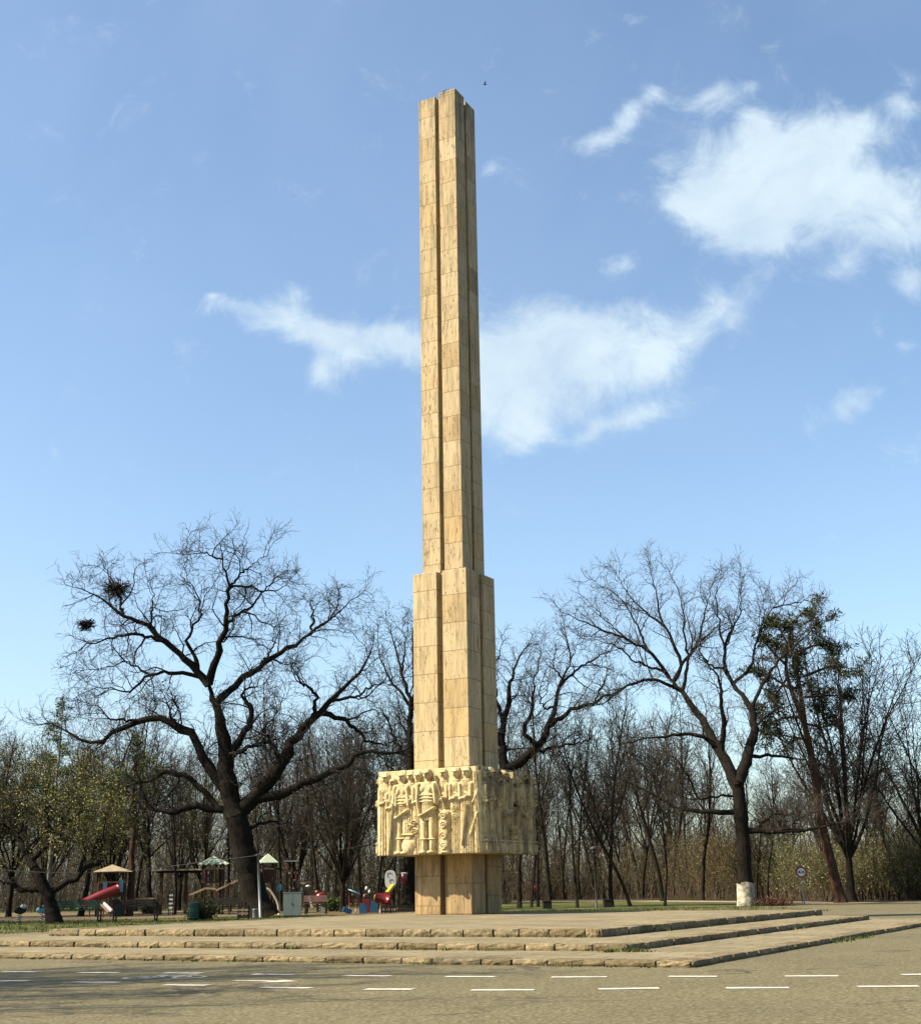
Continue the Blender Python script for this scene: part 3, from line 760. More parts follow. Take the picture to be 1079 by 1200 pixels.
def panel(k, seed, kind):
    x, y, X, Y, H, own, figs, bg = carve(seed, kind)
    a = k*PI/2; ca, sa = math.cos(a), math.sin(a)
    ny, nx = X.shape
    edge = np.clip((1.465-np.abs(X))/0.05, 0, 1); H = np.maximum(H*edge + 0.055*(1-edge), 0.02); bg = np.where(own == 0, H, np.minimum(bg, H-.012))
    lim = BW/2
    Xc = X*(1 + 0.055/lim*(np.abs(X)/lim)**8)
    depth = -(lim + 0.001) - H
    W = np.stack([Xc*ca - depth*sa, Xc*sa + depth*ca, Y+BZ0], -1)
    db = -(lim + 0.001) - bg; Wg = np.stack([Xc*ca - db*sa, Xc*sa + db*ca, Y+BZ0], -1)
    Wb = np.stack([Xc*ca - (-lim+0.10)*sa, Xc*sa + (-lim+0.10)*ca, Y+BZ0], -1)
    # owner per cell = owner of its lower-left vertex; above the block's top only carved stone remains
    cell = own[:-1, :-1].copy(); keep = np.ones_like(cell, bool)
    par = None
    idx = np.arange(ny*nx).reshape(ny, nx)
    for w in range(len(figs)+1):
        msk = np.ones_like(keep) if w == 0 else (cell == w)
        if msk.sum() < 12: continue
        jj, ii = np.nonzero(msk)
        Q = np.stack([idx[jj, ii], idx[jj, ii+1], idx[jj+1, ii+1], idx[jj+1, ii]], 1)
        # skirts along open borders
        pad = np.pad(keep if w else msk, 1)
        sk = []
        for dj, di, (A, B) in ((-1, 0, ((0, 0), (0, 1))), (1, 0, ((1, 1), (1, 0))), (0, -1, ((1, 0), (0, 0))), (0, 1, ((0, 1), (1, 1)))):
            nb = pad[jj+1+dj, ii+1+di]; s = ~nb
            p = idx[jj[s]+A[0], ii[s]+A[1]]; q = idx[jj[s]+B[0], ii[s]+B[1]]
            sk.append(np.stack([q, p, p+nx*ny, q+nx*ny], 1))
        Q = np.vstack([Q] + sk)
        used, inv = np.unique(Q.ravel(), return_inverse=True)
        V = np.vstack([(W if w else Wg).reshape(-1, 3), Wb.reshape(-1, 3)])[used]
        me = make_mesh('relief', V, inv.reshape(-1, 4), None, True)
        name = 'relief_background' if w == 0 else figs[w-1][0]
        obj(name, me, M['relief_shaded' if kind else 'relief'], block)
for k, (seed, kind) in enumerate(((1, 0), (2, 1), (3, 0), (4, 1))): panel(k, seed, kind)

# ------------------------------------------------------------------ trees
def px_limbs(limbs, ox, oy, scale, D, jit=0.0):
    """traced limbs [(points, radius start, radius end)]; points (x,y[,dy]) in a zoomed crop of the photo -> 3D at distance D"""
    out = []
    for pts, r0, r1 in limbs:
        P = []
        for q in pts:
            dy = q[2] if len(q) > 2 else 0.0
            P.append(at(ox + q[0]/scale, oy + q[1]/scale, D) + np.array([0, dy, 0]))
        n = len(P); rr = np.linspace(r0, r1, n)
        out.append((np.array(P), rr))
    return out

def build_traced(name, label, group, limbs, D, base, cfg, bark_m, twig_m, seed):
    rg = np.random.default_rng(seed)
    root = thing(name, label, 'tree', base, 0, group)
    Ps, Rs = [], []
    tb = MB(); eye = np.array([0, 0, EYE]); rk = cfg.get('rk', 1.0)
    for li, (P, R) in enumerate(limbs):
        q, r = resample(P, R*rk*(cfg.get('tk', 1.0) if li == 0 else 1.0), 22, 1.0 if li == 0 else cfg.get('end', .94))
        if li > 0: r = r*(1 - .7*np.linspace(0, 1, 22)**3)
        if li > 0:
            # start at the depth of the limb it grows from, then lean towards or away from the viewer
            near = min(((np.hypot(A[:, 0]*bq_/A[:, 1]-q[0, 0], (A[:, 2]-EYE)*bq_/A[:, 1]+EYE-q[0, 2]).min(), i, A) for i, A in enumerate(ABS) for bq_ in (D,)), key=lambda t: t[0])[2]
            k = np.hypot(near[:, 0]*D/near[:, 1]-q[0, 0], (near[:, 2]-EYE)*D/near[:, 1]+EYE-q[0, 2]).argmin()
            d0 = near[k, 1] - D
            foot = eye + (near[k]-eye)*D/near[k, 1]; q = q + (foot-q[0])*((1-np.linspace(0, 1, 22))**3)[:, None]
            s = np.linspace(0, 1, 22); L = np.linalg.norm(q[-1]-q[0])
            dep = d0 + s**1.2*L*rg.uniform(-0.6, 0.6)
            jit = rg.normal(size=(22, 3))*cfg.get('jit', .04)*np.minimum(1, s*8)[:, None]; q = q + jit
            q = eye + (q-eye)*(1 + dep/D)[:, None]
        else: ABS = []
        ABS.append(q)
        q = q - np.array(base)
        Ps.append(q); Rs.append(r)
        n = 12 if li == 0 else 8
        rr = r*(1+0.06*rg.normal(size=22))
        if li == 0: rr = rr*(1+cfg.get('flare', .5)*np.exp(-np.maximum(q[:, 2], 0)/0.35))
        tb.tube(q, np.maximum(rr, 0.012), n)
    P0 = np.stack(Ps[1:]); R0 = np.stack(Rs[1:])
    tr = tb.build('trunk', bark_m, root, True)
    cb = MB()
    P1, R1 = spawn(P0, R0, cfg['s1'], cfg.get('t1', .18), 55, cfg['l1'][0], cfg['l1'][1], 9, cfg.get('w1', .28), cfg.get('u1', .05), 0.02, 0.014, 0.62, rg)
    V, Q = tubes(P1, R1, 5); cb.add(V, Q)
    P2, R2 = spawn(P1, R1, cfg['s2'], .12, 50, cfg['l2'][0], cfg['l2'][1], 6, .28, cfg.get('u2', .05), 0.013, 0.008, 0.4, rg)
    V, Q = tubes(P2, R2, 3); cb.add(V, Q)
    P2b, R2b = spawn(P0[:, 14:], R0[:, 14:], 0.17, 0, 50, .3, .95, 6, .28, .05, 0.013, 0.008, 0.2, rg)
    V, Q = tubes(P2b, R2b, 3); cb.add(V, Q)
    P3, R3 = spawn(np.concatenate([P2, P2b]), np.concatenate([R2, R2b]), cfg['s3'], .1, 45, cfg['l3'][0], cfg['l3'][1], 4, .25, .04, 0.012, cfg.get('rt', .0052), 0.3, rg)
    V, Q = tubes(P3, R3, 3); cb.add(V, Q)
    cb.build('crown', twig_m, root)
    return root, tr

# --- great oak on the left
Z1 = (40, 610, 2.452)
oak_l = [
 ([(652, 1150), (630, 1060), (606, 960), (588, 880), (572, 835)], .66, .56),
 ([(572, 850), (550, 720), (546, 640), (530, 560), (508, 490), (500, 450)], .52, .27),
 ([(500, 460), (530, 370), (552, 290), (556, 190), (542, 110), (530, 55)], .23, .02),
 ([(500, 470), (450, 415), (385, 355), (335, 310), (255, 270), (190, 225), (120, 190), (58, 172)], .22, .02),
 ([(475, 445), (470, 400), (445, 360), (455, 310), (482, 262), (455, 190), (410, 100)], .13, .02),
 ([(385, 355), (290, 330), (200, 345), (130, 370), (72, 408)], .10, .015),
 ([(480, 460), (400, 440), (330, 448), (270, 492), (190, 480), (90, 520)], .12, .015),
 ([(345, 445), (270, 410), (200, 420), (100, 440)], .06, .012),
 ([(552, 300), (620, 250), (680, 185), (740, 130)], .10, .015),
 ([(556, 200), (600, 150), (685, 85)], .09, .012),
 ([(556, 185), (620, 190), (700, 200), (760, 130)], .08, .012),
 ([(540, 120), (480, 90), (410, 90)], .06, .012),
 ([(265, 275), (240, 200), (200, 130), (185, 110)], .08, .015),
 ([(330, 310), (340, 230), (330, 160)], .07, .012),
 ([(555, 690), (610, 600), (626, 545), (600, 500), (640, 470), (660, 420)], .22, .03),
 ([(530, 530), (580, 480), (640, 430), (700, 385), (785, 333), (850, 280), (915, 230), (975, 175)], .22, .02),
 ([(790, 332), (800, 260), (770, 205)], .08, .015),
 ([(640, 430), (690, 350), (680, 290)], .07, .015), ([(850, 280), (880, 220), (870, 180)], .05, .012),
 ([(530, 800), (500, 750), (470, 690), (440, 620), (385, 582), (320, 574), (240, 600), (190, 632), (140, 630), (70, 592), (0, 582), (-60, 560)], .32, .025),
 ([(440, 620), (400, 580), (390, 520), (430, 500)], .10, .02),
 ([(330, 575), (230, 572), (190, 535), (120, 520)], .08, .012),
 ([(240, 600), (185, 650), (150, 690)], .07, .012),
 ([(560, 845), (470, 828), (400, 836), (335, 830), (312, 785), (285, 690), (255, 645)], .22, .03),
 ([(530, 800), (460, 738), (395, 719), (325, 745), (225, 772), (170, 735)], .17, .02),
 ([(590, 850), (660, 775), (710, 705), (748, 632), (792, 580), (850, 520), (920, 450), (965, 380), (1000, 290)], .42, .03),
 ([(800, 572), (805, 500), (760, 450), (785, 380)], .12, .02),
 ([(722, 695), (690, 640), (660, 600), (700, 550), (720, 480)], .12, .02),
 ([(830, 568), (900, 582), (955, 630), (1010, 642), (1070, 600)], .15, .02),
 ([(850, 520), (930, 500), (990, 470), (1060, 480)], .10, .02),
 ([(630, 800), (720, 780), (800, 742), (880, 715), (940, 670), (1020, 662), (1100, 638), (1170, 600)], .26, .03),
 ([(600, 890), (660, 868), (705, 872), (722, 905)], .10, .03),
 ([(565, 690), (640, 642), (690, 632), (730, 590)], .13, .02),
]
Dl = 50.5
bl = ground_at(Z1[0] + 652/Z1[2], Dl)
limbs = px_limbs(oak_l, *Z1, Dl)
p0 = limbs[0][0]; p0[0] = [p0[0][0], Dl, -0.03]
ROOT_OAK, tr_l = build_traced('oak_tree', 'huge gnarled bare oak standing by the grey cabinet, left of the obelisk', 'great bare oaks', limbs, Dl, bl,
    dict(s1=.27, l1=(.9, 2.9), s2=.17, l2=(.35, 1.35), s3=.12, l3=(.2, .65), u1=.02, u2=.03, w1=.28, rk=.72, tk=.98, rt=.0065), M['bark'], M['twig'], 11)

# mistletoe balls in its left limbs
def twig_ball(mb, r, n, rg):
    d = rg.normal(size=(n, 3)); d /= np.linalg.norm(d, axis=1, keepdims=True)
    pts = [np.zeros((n, 3))]; q = d.copy(); lf = .35 + .8*rg.random((n, 1)); sq = np.array([1.15, .9, .85])
    for s in range(4):
        q = q + rg.normal(size=(n, 3))*.35; q /= np.linalg.norm(q, axis=1, keepdims=True)
        pts.append(pts[-1] + q*r/4*lf*sq)
    P = np.stack(pts, 1); R = np.full((n, 5), .012); mb.add(*tubes(P, R, 3))
    tips = P[:, 2:].reshape(-1, 3); mb.add(*leaves_at(tips[::2], r*.10, rg, r*.06))
for (x, y, r, lab) in ((240, 198, .62, 'larger dark mistletoe ball high in the left limbs of the great oak'), (150, 300, .38, 'smaller mistletoe ball below the larger one in the great oak')):
    p = at(Z1[0]+x/Z1[2], Z1[1]+y/Z1[2], Dl); mb = MB(); twig_ball(mb, r, 260, np.random.default_rng(int(x)))
    o = mb.build('mistletoe', M['twig']); o.location = p; tag(o, lab, 'mistletoe', 'mistletoe balls in the great oak')

# --- oak with lime-washed trunk on the right
Z2 = (580, 630, 2.162)
oak_r = [
 ([(638, 937), (632, 850), (626, 750), (620, 680), (614, 625)], .46, .36),
 ([(614, 640), (585, 570), (545, 500), (495, 420), (455, 372), (430, 340)], .32, .14),
 ([(452, 372), (470, 330), (452, 270), (420, 200), (402, 120), (382, 38)], .13, .015),
 ([(440, 352), (392, 290), (330, 258), (250, 222), (172, 190), (143, 163)], .11, .012),
 ([(425, 342), (350, 312), (300, 270), (215, 255)], .08, .012),
 ([(470, 385), (400, 358), (330, 378), (272, 420), (195, 442)], .11, .012),
 ([(460, 325), (510, 260), (532, 180), (562, 88)], .09, .012),
 ([(432, 222), (352, 160), (290, 68)], .07, .012),
 ([(392, 290), (360, 222), (312, 150), (228, 98)], .07, .012),
 ([(478, 395), (490, 320), (480, 250), (470, 150), (430, 70)], .10, .012),
 ([(330, 260), (280, 210), (225, 150)], .05, .012),
 ([(490, 300), (545, 240), (590, 200)], .06, .012),
 ([(580, 550), (582, 480), (574, 430), (570, 370), (548, 330), (500, 300)], .16, .03),
 ([(618, 630), (640, 560), (656, 480), (646, 430), (612, 382), (580, 330)], .30, .14),
 ([(612, 382), (582, 320), (590, 250), (622, 180), (620, 65)], .12, .012),
 ([(600, 370), (642, 330), (662, 270), (702, 180), (765, 115)], .10, .012),
 ([(590, 290), (570, 222), (560, 150), (575, 80)], .07, .012),
 ([(645, 430), (700, 330), (752, 280), (800, 235), (835, 170)], .10, .012),
 ([(580, 335), (540, 320), (510, 270), (500, 200)], .08, .012),
 ([(662, 270), (680, 200), (672, 120)], .05, .012), ([(702, 180), (740, 170), (790, 160), (830, 165)], .05, .012),
 ([(656, 480), (700, 440), (760, 420), (800, 380)], .07, .012),
 ([(610, 692), (530, 690), (462, 685), (402, 650), (332, 620), (250, 600)], .14, .015),
 ([(610, 660), (545, 656), (500, 664), (440, 640)], .07, .015),
 ([(575, 540), (500, 500), (430, 506), (350, 516), (282, 540)], .12, .015),
 ([(510, 610), (470, 570), (420, 540)], .06, .012),
 ([(652, 560), (720, 555), (782, 566), (822, 605)], .10, .02),
 ([(630, 745), (720, 746), (792, 740), (862, 725), (955, 708)], .16, .02),
 ([(650, 740), (700, 702), (765, 700), (800, 660)], .08, .02),
 ([(720, 746), (790, 700), (850, 690)], .06, .012),
]
Dr = 58.0
br_ = ground_at(Z2[0] + 638/Z2[2], Dr)
limbs = px_limbs(oak_r, *Z2, Dr); limbs[0][0][0] = [limbs[0][0][0][0], Dr, -0.03]
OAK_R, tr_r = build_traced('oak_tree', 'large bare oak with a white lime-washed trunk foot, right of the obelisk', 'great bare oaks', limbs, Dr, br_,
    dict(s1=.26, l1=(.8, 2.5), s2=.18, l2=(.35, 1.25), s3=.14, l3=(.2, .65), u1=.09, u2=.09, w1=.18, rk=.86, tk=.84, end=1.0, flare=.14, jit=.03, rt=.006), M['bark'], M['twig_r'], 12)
# lime wash: a thin rough coat round the trunk foot
rg = np.random.default_rng(5)
q, r = resample(*px_limbs(oak_r[:1], *Z2, Dr)[0], 40)
mb = MB(); n = 26; zz = np.linspace(0.0, 0.95, 12); V = []
base_p = np.array(br_)
Pt = limbs[0][0]; qs, rs = resample(Pt, limbs[0][1]*.86*.84, 22); qs = qs - base_p; rs = rs*(1+0.14*np.exp(-np.maximum(qs[:, 2], 0)/0.35))
for k, z in enumerate(zz):
    cx = np.interp(z, qs[:, 2], qs[:, 0]); cy = np.interp(z, qs[:, 2], qs[:, 1]); rr = np.interp(z, qs[:, 2], rs)*1.13 + 0.008
    for i in range(n):
        a = 2*PI*i/n; jz = (0.03*math.sin(3*a)+rg.normal()*0.012) if k == len(zz)-1 else 0
        r2 = rr*(1+rg.normal()*0.012)
        V.append([cx+r2*math.cos(a), cy+r2*math.sin(a), z+jz])
mb.add(V, [(k*n+i, k*n+(i+1) % n, (k+1)*n+(i+1) % n, (k+1)*n+i) for k in range(len(zz)-1) for i in range(n)])
tag(mb.build('lime_wash', M['lime'], tr_r, True), 'white lime coat on the trunk foot')

# --- oak behind the obelisk
Z3 = (560, 700, 3.158)
oak_c = [
 ([(40, 1150), (50, 1000), (70, 850), (90, 720), (108, 640)], .5, .42),
 ([(100, 660), (88, 560), (92, 480), (110, 400), (120, 310), (150, 230), (190, 160), (222, 98)], .26, .015),
 ([(92, 480), (70, 380), (60, 280), (90, 180), (80, 110)], .12, .012),
 ([(120, 650), (170, 610), (222, 560), (268, 480), (286, 400), (310, 310), (352, 220), (402, 128)], .30, .015),
 ([(205, 560), (165, 492), (190, 430), (206, 340), (228, 220), (240, 130)], .15, .012),
 ([(265, 485), (350, 420), (430, 390), (520, 342), (600, 312), (690, 308)], .15, .015),
 ([(222, 592), (300, 556), (360, 540), (376, 480), (382, 430)], .10, .015),
 ([(302, 335), (380, 260), (490, 196), (562, 190)], .09, .012),
 ([(288, 400), (240, 400), (230, 330), (260, 250)], .07, .012),
 ([(350, 222), (330, 160), (300, 110)], .05, .012), ([(430, 390), (470, 300), (480, 250)], .06, .012),
 ([(360, 540), (420, 520), (460, 470)], .05, .012), ([(310, 310), (280, 250), (290, 180)], .06, .012),
 ([(100, 600), (40, 540), (0, 470), (-60, 400)], .16, .015), ([(110, 400), (150, 350), (170, 280)], .06, .012),
]
Dc = 61.0
bc = ground_at(Z3[0] + 40/Z3[2], Dc)
limbs = px_limbs(oak_c, *Z3, Dc); limbs[0][0][0] = [limbs[0][0][0][0], Dc, -0.03]
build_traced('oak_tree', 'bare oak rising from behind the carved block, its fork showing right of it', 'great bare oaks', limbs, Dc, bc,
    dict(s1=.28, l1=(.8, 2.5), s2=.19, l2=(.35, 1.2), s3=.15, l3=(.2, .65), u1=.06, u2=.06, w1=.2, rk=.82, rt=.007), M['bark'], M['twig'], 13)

# --- tree left of the shaft
oak_s = [
 ([(235, 1165), (240, 1000), (246, 850), (246, 700), (244, 600)], .42, .24),
 ([(244, 620), (240, 500), (240, 420), (212, 330), (182, 200), (150, 78)], .20, .012),
 ([(242, 500), (260, 380), (250, 250), (262, 130), (255, 60)], .14, .012),
 ([(240, 430), (200, 380), (160, 330), (132, 250), (125, 130)], .10, .012),
 ([(244, 640), (190, 560), (150, 470), (90, 420)], .12, .012),
 ([(212, 330), (225, 240), (215, 120)], .07, .012), ([(246, 640), (300, 540), (330, 420), (340, 300)], .14, .012),
 ([(245, 560), (200, 480), (170, 420)], .07, .012), ([(246, 720), (200, 690), (140, 620), (100, 560)], .10, .012),
]
Ds = 60.0
bs_ = ground_at(400 + 235/3.0, Ds)
limbs = px_limbs(oak_s, 400, 680, 3.0, Ds); limbs[0][0][0] = [limbs[0][0][0][0], Ds, -0.03]
build_traced('bare_tree', 'bare upright tree with a thick dark trunk, just left of the obelisk shaft', 'great bare oaks', limbs, Ds, bs_,
    dict(s1=.26, l1=(.7, 2.2), s2=.19, l2=(.3, 1.1), s3=.15, l3=(.2, .6), u1=.14, u2=.10, w1=.15, rk=.8, rt=.007), M['bark'], M['twig'], 14)

# --- low spreading tree at the left edge
Z4 = (0, 820, 4.496)
tree_l = [
 ([(290, 1180), (262, 1060), (215, 950), (180, 880)], .30, .22),
 ([(180, 900), (150, 820), (100, 740), (60, 690), (20, 560), (-20, 460)], .18, .015),
 ([(165, 850), (220, 790), (290, 730), (340, 660), (380, 560), (400, 450)], .14, .012),
 ([(262, 1010), (340, 970), (420, 920), (520, 850), (600, 780), (650, 690), (690, 560)], .17, .012),
 ([(230, 1010), (120, 1000), (60, 965), (-10, 955), (-90, 940)], .16, .02),
 ([(290, 730), (250, 640), (240, 520), (260, 400)], .09, .012),
 ([(420, 920), (440, 800), (450, 680), (470, 560), (460, 440)], .10, .012),
 ([(100, 740), (120, 620), (110, 500), (150, 400)], .08, .012),
 ([(520, 850), (540, 740), (560, 620), (600, 500)], .08, .012),
 ([(60, 690), (0, 640), (-60, 600)], .07, .012), ([(340, 660), (420, 600), (480, 480)], .06, .012),
]
Dq = 46.0
bq = ground_at(290/4.496, Dq)
limbs = px_limbs(tree_l, *Z4, Dq); limbs[0][0][0] = [limbs[0][0][0][0], Dq, -0.03]
LOWT, _ = build_traced('budding_tree', 'low leaning tree with greenish buds at the left edge of the lawn', None, limbs, Dq, bq,
    dict(s1=.26, l1=(.7, 2.2), s2=.17, l2=(.3, 1.1), s3=.14, l3=(.15, .55), u1=.10, u2=.07, w1=.2, rk=.75, rt=.006), M['bark'], M['twig2'], 15)
def add_leaves(root, n, size, mat, zmin=0.0, seed=1):
    rg = np.random.default_rng(seed)
    cr = [c for c in root.children if c.name.startswith('crown')][0]
    co = np.empty(len(cr.data.vertices)*3, np.float32); cr.data.vertices.foreach_get('co', co); co = co.reshape(-1, 3)
    co = co[co[:, 2] > zmin]
    pts = co[rg.integers(0, len(co)//2, n) + len(co)//2 - 1]
    mb = MB(); mb.add(*leaves_at(pts.astype(float), size, rg, 0.06)); return mb.build('foliage', mat, root)
add_leaves(LOWT, 9000, .06, M['buds'], 1.8, 2)

# --- generic bare tree generator (several kinds, shared by copies)
def gen_tree(seed, H, r0, kind, bend=.05, n_limb=8, first=.3, spread=25, dens=1.0, tw=.010):
    """a bare tree: one stem (slim) or a short trunk that opens into upright limbs (fan); three orders of twigs"""
    rg = np.random.default_rng(seed); K = 20; t = np.linspace(0, 1, K)
    def stem(p, d, L, r, wob, up):
        pts = [np.array(p, float)]; d = np.array(d, float); d /= np.linalg.norm(d); drift = rg.normal(size=3)*wob*.5
        for k in range(K-1):
            d = d + drift*.25 + rg.normal(size=3)*wob*.5 + np.array([0, 0, up]); d /= np.linalg.norm(d)
            if k % 5 == 4: drift = rg.normal(size=3)*wob*.6
            pts.append(pts[-1]+d*L/(K-1))
        return np.array(pts), np.maximum(r*(1-.93*t)**.85, .012)
    tb = MB(); S = []; Rr = []
    lean = rg.normal(size=2)*bend
    if kind == 'slim':
        P, R = stem((0, 0, 0), (lean[0], lean[1], 1), H, r0, bend, .02)
        S.append(P); Rr.append(R)
        for k in range(n_limb):
            f = first + (.75-first)*(k+rg.random())/n_limb; i = int(f*(K-1)); a = rg.random()*6.28; an = math.radians(spread*(.6+.8*rg.random()))
            P2, R2 = stem(P[i], (math.sin(an)*math.cos(a), math.sin(an)*math.sin(a), math.cos(an)), H*(1-f)*(.7+.3*rg.random()), R[i]*.6, bend*1.3, .035)
            S.append(P2); Rr.append(R2)
    else:
        hb = first*H
        P, R = stem((0, 0, 0), (lean[0], lean[1], 1), hb, r0, bend, .02); R = r0*(1-.25*t)
        tb.tube(P, R*(1+.35*np.exp(-np.maximum(P[:, 2], 0)/.3)), 10)
        for k in range(n_limb):
            i = K-1-rg.integers(0, 7) if k > 1 else K-1; a = 6.28*(k+.6*rg.random())/n_limb*1.9; an = math.radians(spread*(.25+.95*rg.random()))
            P2, R2 = stem(P[i], (math.sin(an)*math.cos(a), math.sin(an)*math.sin(a), math.cos(an)), (H-P[i, 2])*(.8+.3*rg.random()), r0*(.30+.22*rg.random()), bend*1.6, .03)
            S.append(P2); Rr.append(R2)
    for k, (P, R) in enumerate(zip(S, Rr)):
        Rt = R*(1+.35*np.exp(-np.maximum(P[:, 2], 0)/.3)); tb.tube(P, Rt, 8 if k == 0 else 6)
    P0 = np.stack(S); R0 = np.stack(Rr)
    P1, R1 = spawn(P0, R0, .30/dens, .22, 42, .8, 2.9, 10, .13, .06, .013, tw*1.6, .6, rg)
    cb = MB(); cb.add(*tubes(P1, R1, 4))
    P2, R2 = spawn(P1, R1, .26/dens, .12, 42, .4, 1.4, 6, .15, .05, .012, tw, .45, rg); cb.add(*tubes(P2, R2, 3))
    P3, R3 = spawn(P2, R2, .22/dens, .15, 40, .2, .75, 4, .16, .05, .011, tw*.8, .3, rg); cb.add(*tubes(P3, R3, 3))
    return tb.mesh('trunk', True), cb.mesh('crown')

KINDS = {}
for nm, args in dict(
    slim_a=(101, 11.5, .10, 'slim', .05, 4, .35, 22), slim_b=(102, 12.5, .11, 'slim', .04, 3, .45, 20),
    slim_c=(103, 10.5, .085, 'slim', .07, 4, .3, 26), crook=(104, 9.0, .13, 'slim', .13, 6, .22, 45),
    fan_a=(105, 10.5, .155, 'fan', .05, 14, .17, 30, 1.15), fan_b=(106, 9.5, .14, 'fan', .09, 9, .24, 42, 1.1),
    young=(107, 7.0, .06, 'slim', .06, 4, .3, 25), slim_d=(108, 12.0, .10, 'slim', .08, 4, .35, 24), slim_e=(109, 11, .09, 'slim', .10, 3, .3, 28),
    fan_c=(110, 10.5, .12, 'fan', .08, 7, .42, 30, 1.1), slim_f=(111, 11.5, .12, 'slim', .09, 5, .25, 30)).items():
    KINDS[nm] = gen_tree(*args)
_used = {}
def plant(kind, name, label, group, loc, scale=1.0, rz=None, bk='bark2', tw='twig2', sz=None):
    tm, cm = KINDS[kind]
    key = (kind, bk, tw)
    if key not in _used:
        if any(k[0] == kind for k in _used): tm = tm.copy(); cm = cm.copy(); tm.materials.clear(); cm.materials.clear()
        tm.materials.append(M[bk]); cm.materials.append(M[tw]); _used[key] = (tm, cm)
    tm, cm = _used[key]
    root = thing(name, label, 'tree', (loc[0], loc[1], -0.02), random.uniform(0, 6.28) if rz is None else rz, group)
    root.scale = (scale, scale, scale*(sz or 1))
    obj('trunk', tm, None, root); obj('crown', cm, None, root)
    return root

# slim trees on the lawn strip, right of the obelisk
for u, D, kd, s, rz, lab in ((643, 60, 'slim_b', .86, .4, 'straight slim tree beside the left dark litter box, right of the obelisk'),
                      (608, 63, 'crook', .8, 0, 'crooked slim tree showing between obelisk base and red-topped child'),
                      (622, 64, 'slim_c', .8, 2, 'thin pale-footed trunk next to the red-topped child'),
                      (676, 61, 'slim_e', .76, 1.2, 'thin forked tree between the left litter box and the lamp post'),
                      (716, 62, 'slim_f', .86, 2.6, 'forked slim tree rising behind the right dark litter box'),
                      (738, 62, 'slim_d', .78, 3.3, 'leaning slim tree first to the right of the right litter box'),
                      (778, 61, 'young', 1.05, 1, 'very thin young tree alone on the strip, left of the lime-washed oak'),
                      (630, 66, 'slim_e', .8, 4, 'leaning dark trunk under the right edge of the carved block')):
    plant(kd, 'bare_tree', lab, 'slim trees on the lawn strip', ground_at(u, D), s, rz)

# big fan tree and others at the right
plant('fan_a', 'bare_tree', 'broad fan-shaped bare tree right of the leaning pine', None, ground_at(998, 65), 1.28, 1.1, 'bark2', 'twig_r', 1.0)
plant('fan_b', 'bare_tree', 'bare tree cut by the right edge of the photo', None, ground_at(1090, 66), 1.15, 2.2, 'bark2', 'twig_r', 1.05)
plant('fan_c', 'bare_tree', 'dense brown-twigged tree between the obelisk and the lime-washed oak', None, ground_at(776, 78), 1.12, 3.2)
plant('slim_f', 'bare_tree', 'brown-twigged tree showing behind the lower limbs of the lime-washed oak', None, ground_at(822, 80), 1.0, .8)

# --- pine
rg = np.random.default_rng(21)
Zp = (880, 700, 3.241)
Dp = 62.0
pl = px_limbs([([(340, 1160), (300, 1000), (265, 850), (240, 680), (215, 540), (190, 450), (150, 350), (130, 260), (150, 120)], .25, .05),
               ([(205, 500), (200, 300), (190, 180), (200, 90)], .14, .03),
               ([(150, 350), (80, 300), (20, 260)], .07, .02), ([(190, 450), (110, 460), (60, 480)], .07, .02), ([(200, 300), (300, 270), (370, 300)], .08, .02),
               ([(200, 380), (300, 370), (400, 370)], .07, .02), ([(195, 200), (270, 170), (340, 190)], .07, .02), ([(135, 260), (70, 200), (30, 140)], .07, .02),
               ([(140, 180), (90, 120), (60, 100)], .05, .02), ([(200, 100), (240, 80), (270, 95)], .05, .02), ([(205, 480), (280, 490), (330, 460)], .06, .02),
               ([(215, 540), (110, 530), (50, 520)], .05, .02), ([(150, 350), (220, 330), (260, 420)], .05, .02), ([(140, 300), (90, 380), (30, 400)], .06, .02), ([(170, 100), (180, 70), (230, 60)], .05, .02)], *Zp, Dp)
bpine = ground_at(880+340/3.241, Dp); pl[0][0][0] = [pl[0][0][0][0], Dp, -.03]
pine = thing('pine_tree', 'leaning pine with reddish trunk and ragged dark needle crown, right of the lime-washed oak', 'tree', bpine)
tb = MB(); PP = []; RR = []
for i, (P, R) in enumerate(pl):
    q, r = resample(P, R, 20); s = np.linspace(0, 1, 20)
    if i > 0: q[:, 1] += s*np.linalg.norm(q[-1]-q[0])*rg.uniform(-.8, .8)
    q = q - np.array(bpine); PP.append(q); RR.append(r)
    tb.tube(q, r*(1+.3*np.exp(-np.maximum(q[:, 2], 0)/.3)) if i == 0 else r, 9 if i == 0 else 6)
P1, R1 = spawn(np.stack(PP[1:]), np.stack(RR[1:]), .30, .25, 60, .5, 1.5, 6, .2, .04, .014, .012, .3, rg)
tb.add(*tubes(P1, R1, 4)); tb.build('trunk', M['pine_bark'], pine, True)
tips = np.concatenate([P1[:, 3], P1[:, 5], np.stack(PP[1:])[:, 16], np.stack(PP[1:])[:, 19]])
tips = tips[rg.random(len(tips)) < .78]
def needle_clumps(centres, r, n_per, rg, size, flat=.55):
    c = np.repeat(centres, n_per, 0); n = len(c)
    d = rg.normal(size=(n, 3)); d /= np.linalg.norm(d, axis=1, keepdims=True); d[:, 2] *= flat
    p = c + d*r*(rg.random(n)**.5)[:, None]*(0.7+.6*np.repeat(rg.random(len(centres)), n_per))[:, None]
    return leaves_at(p, size, rg, .01, .2)
nb = MB(); nb.add(*needle_clumps(tips, .42, 95, rg, .22)); nb.build('crown', M['needles'], pine)

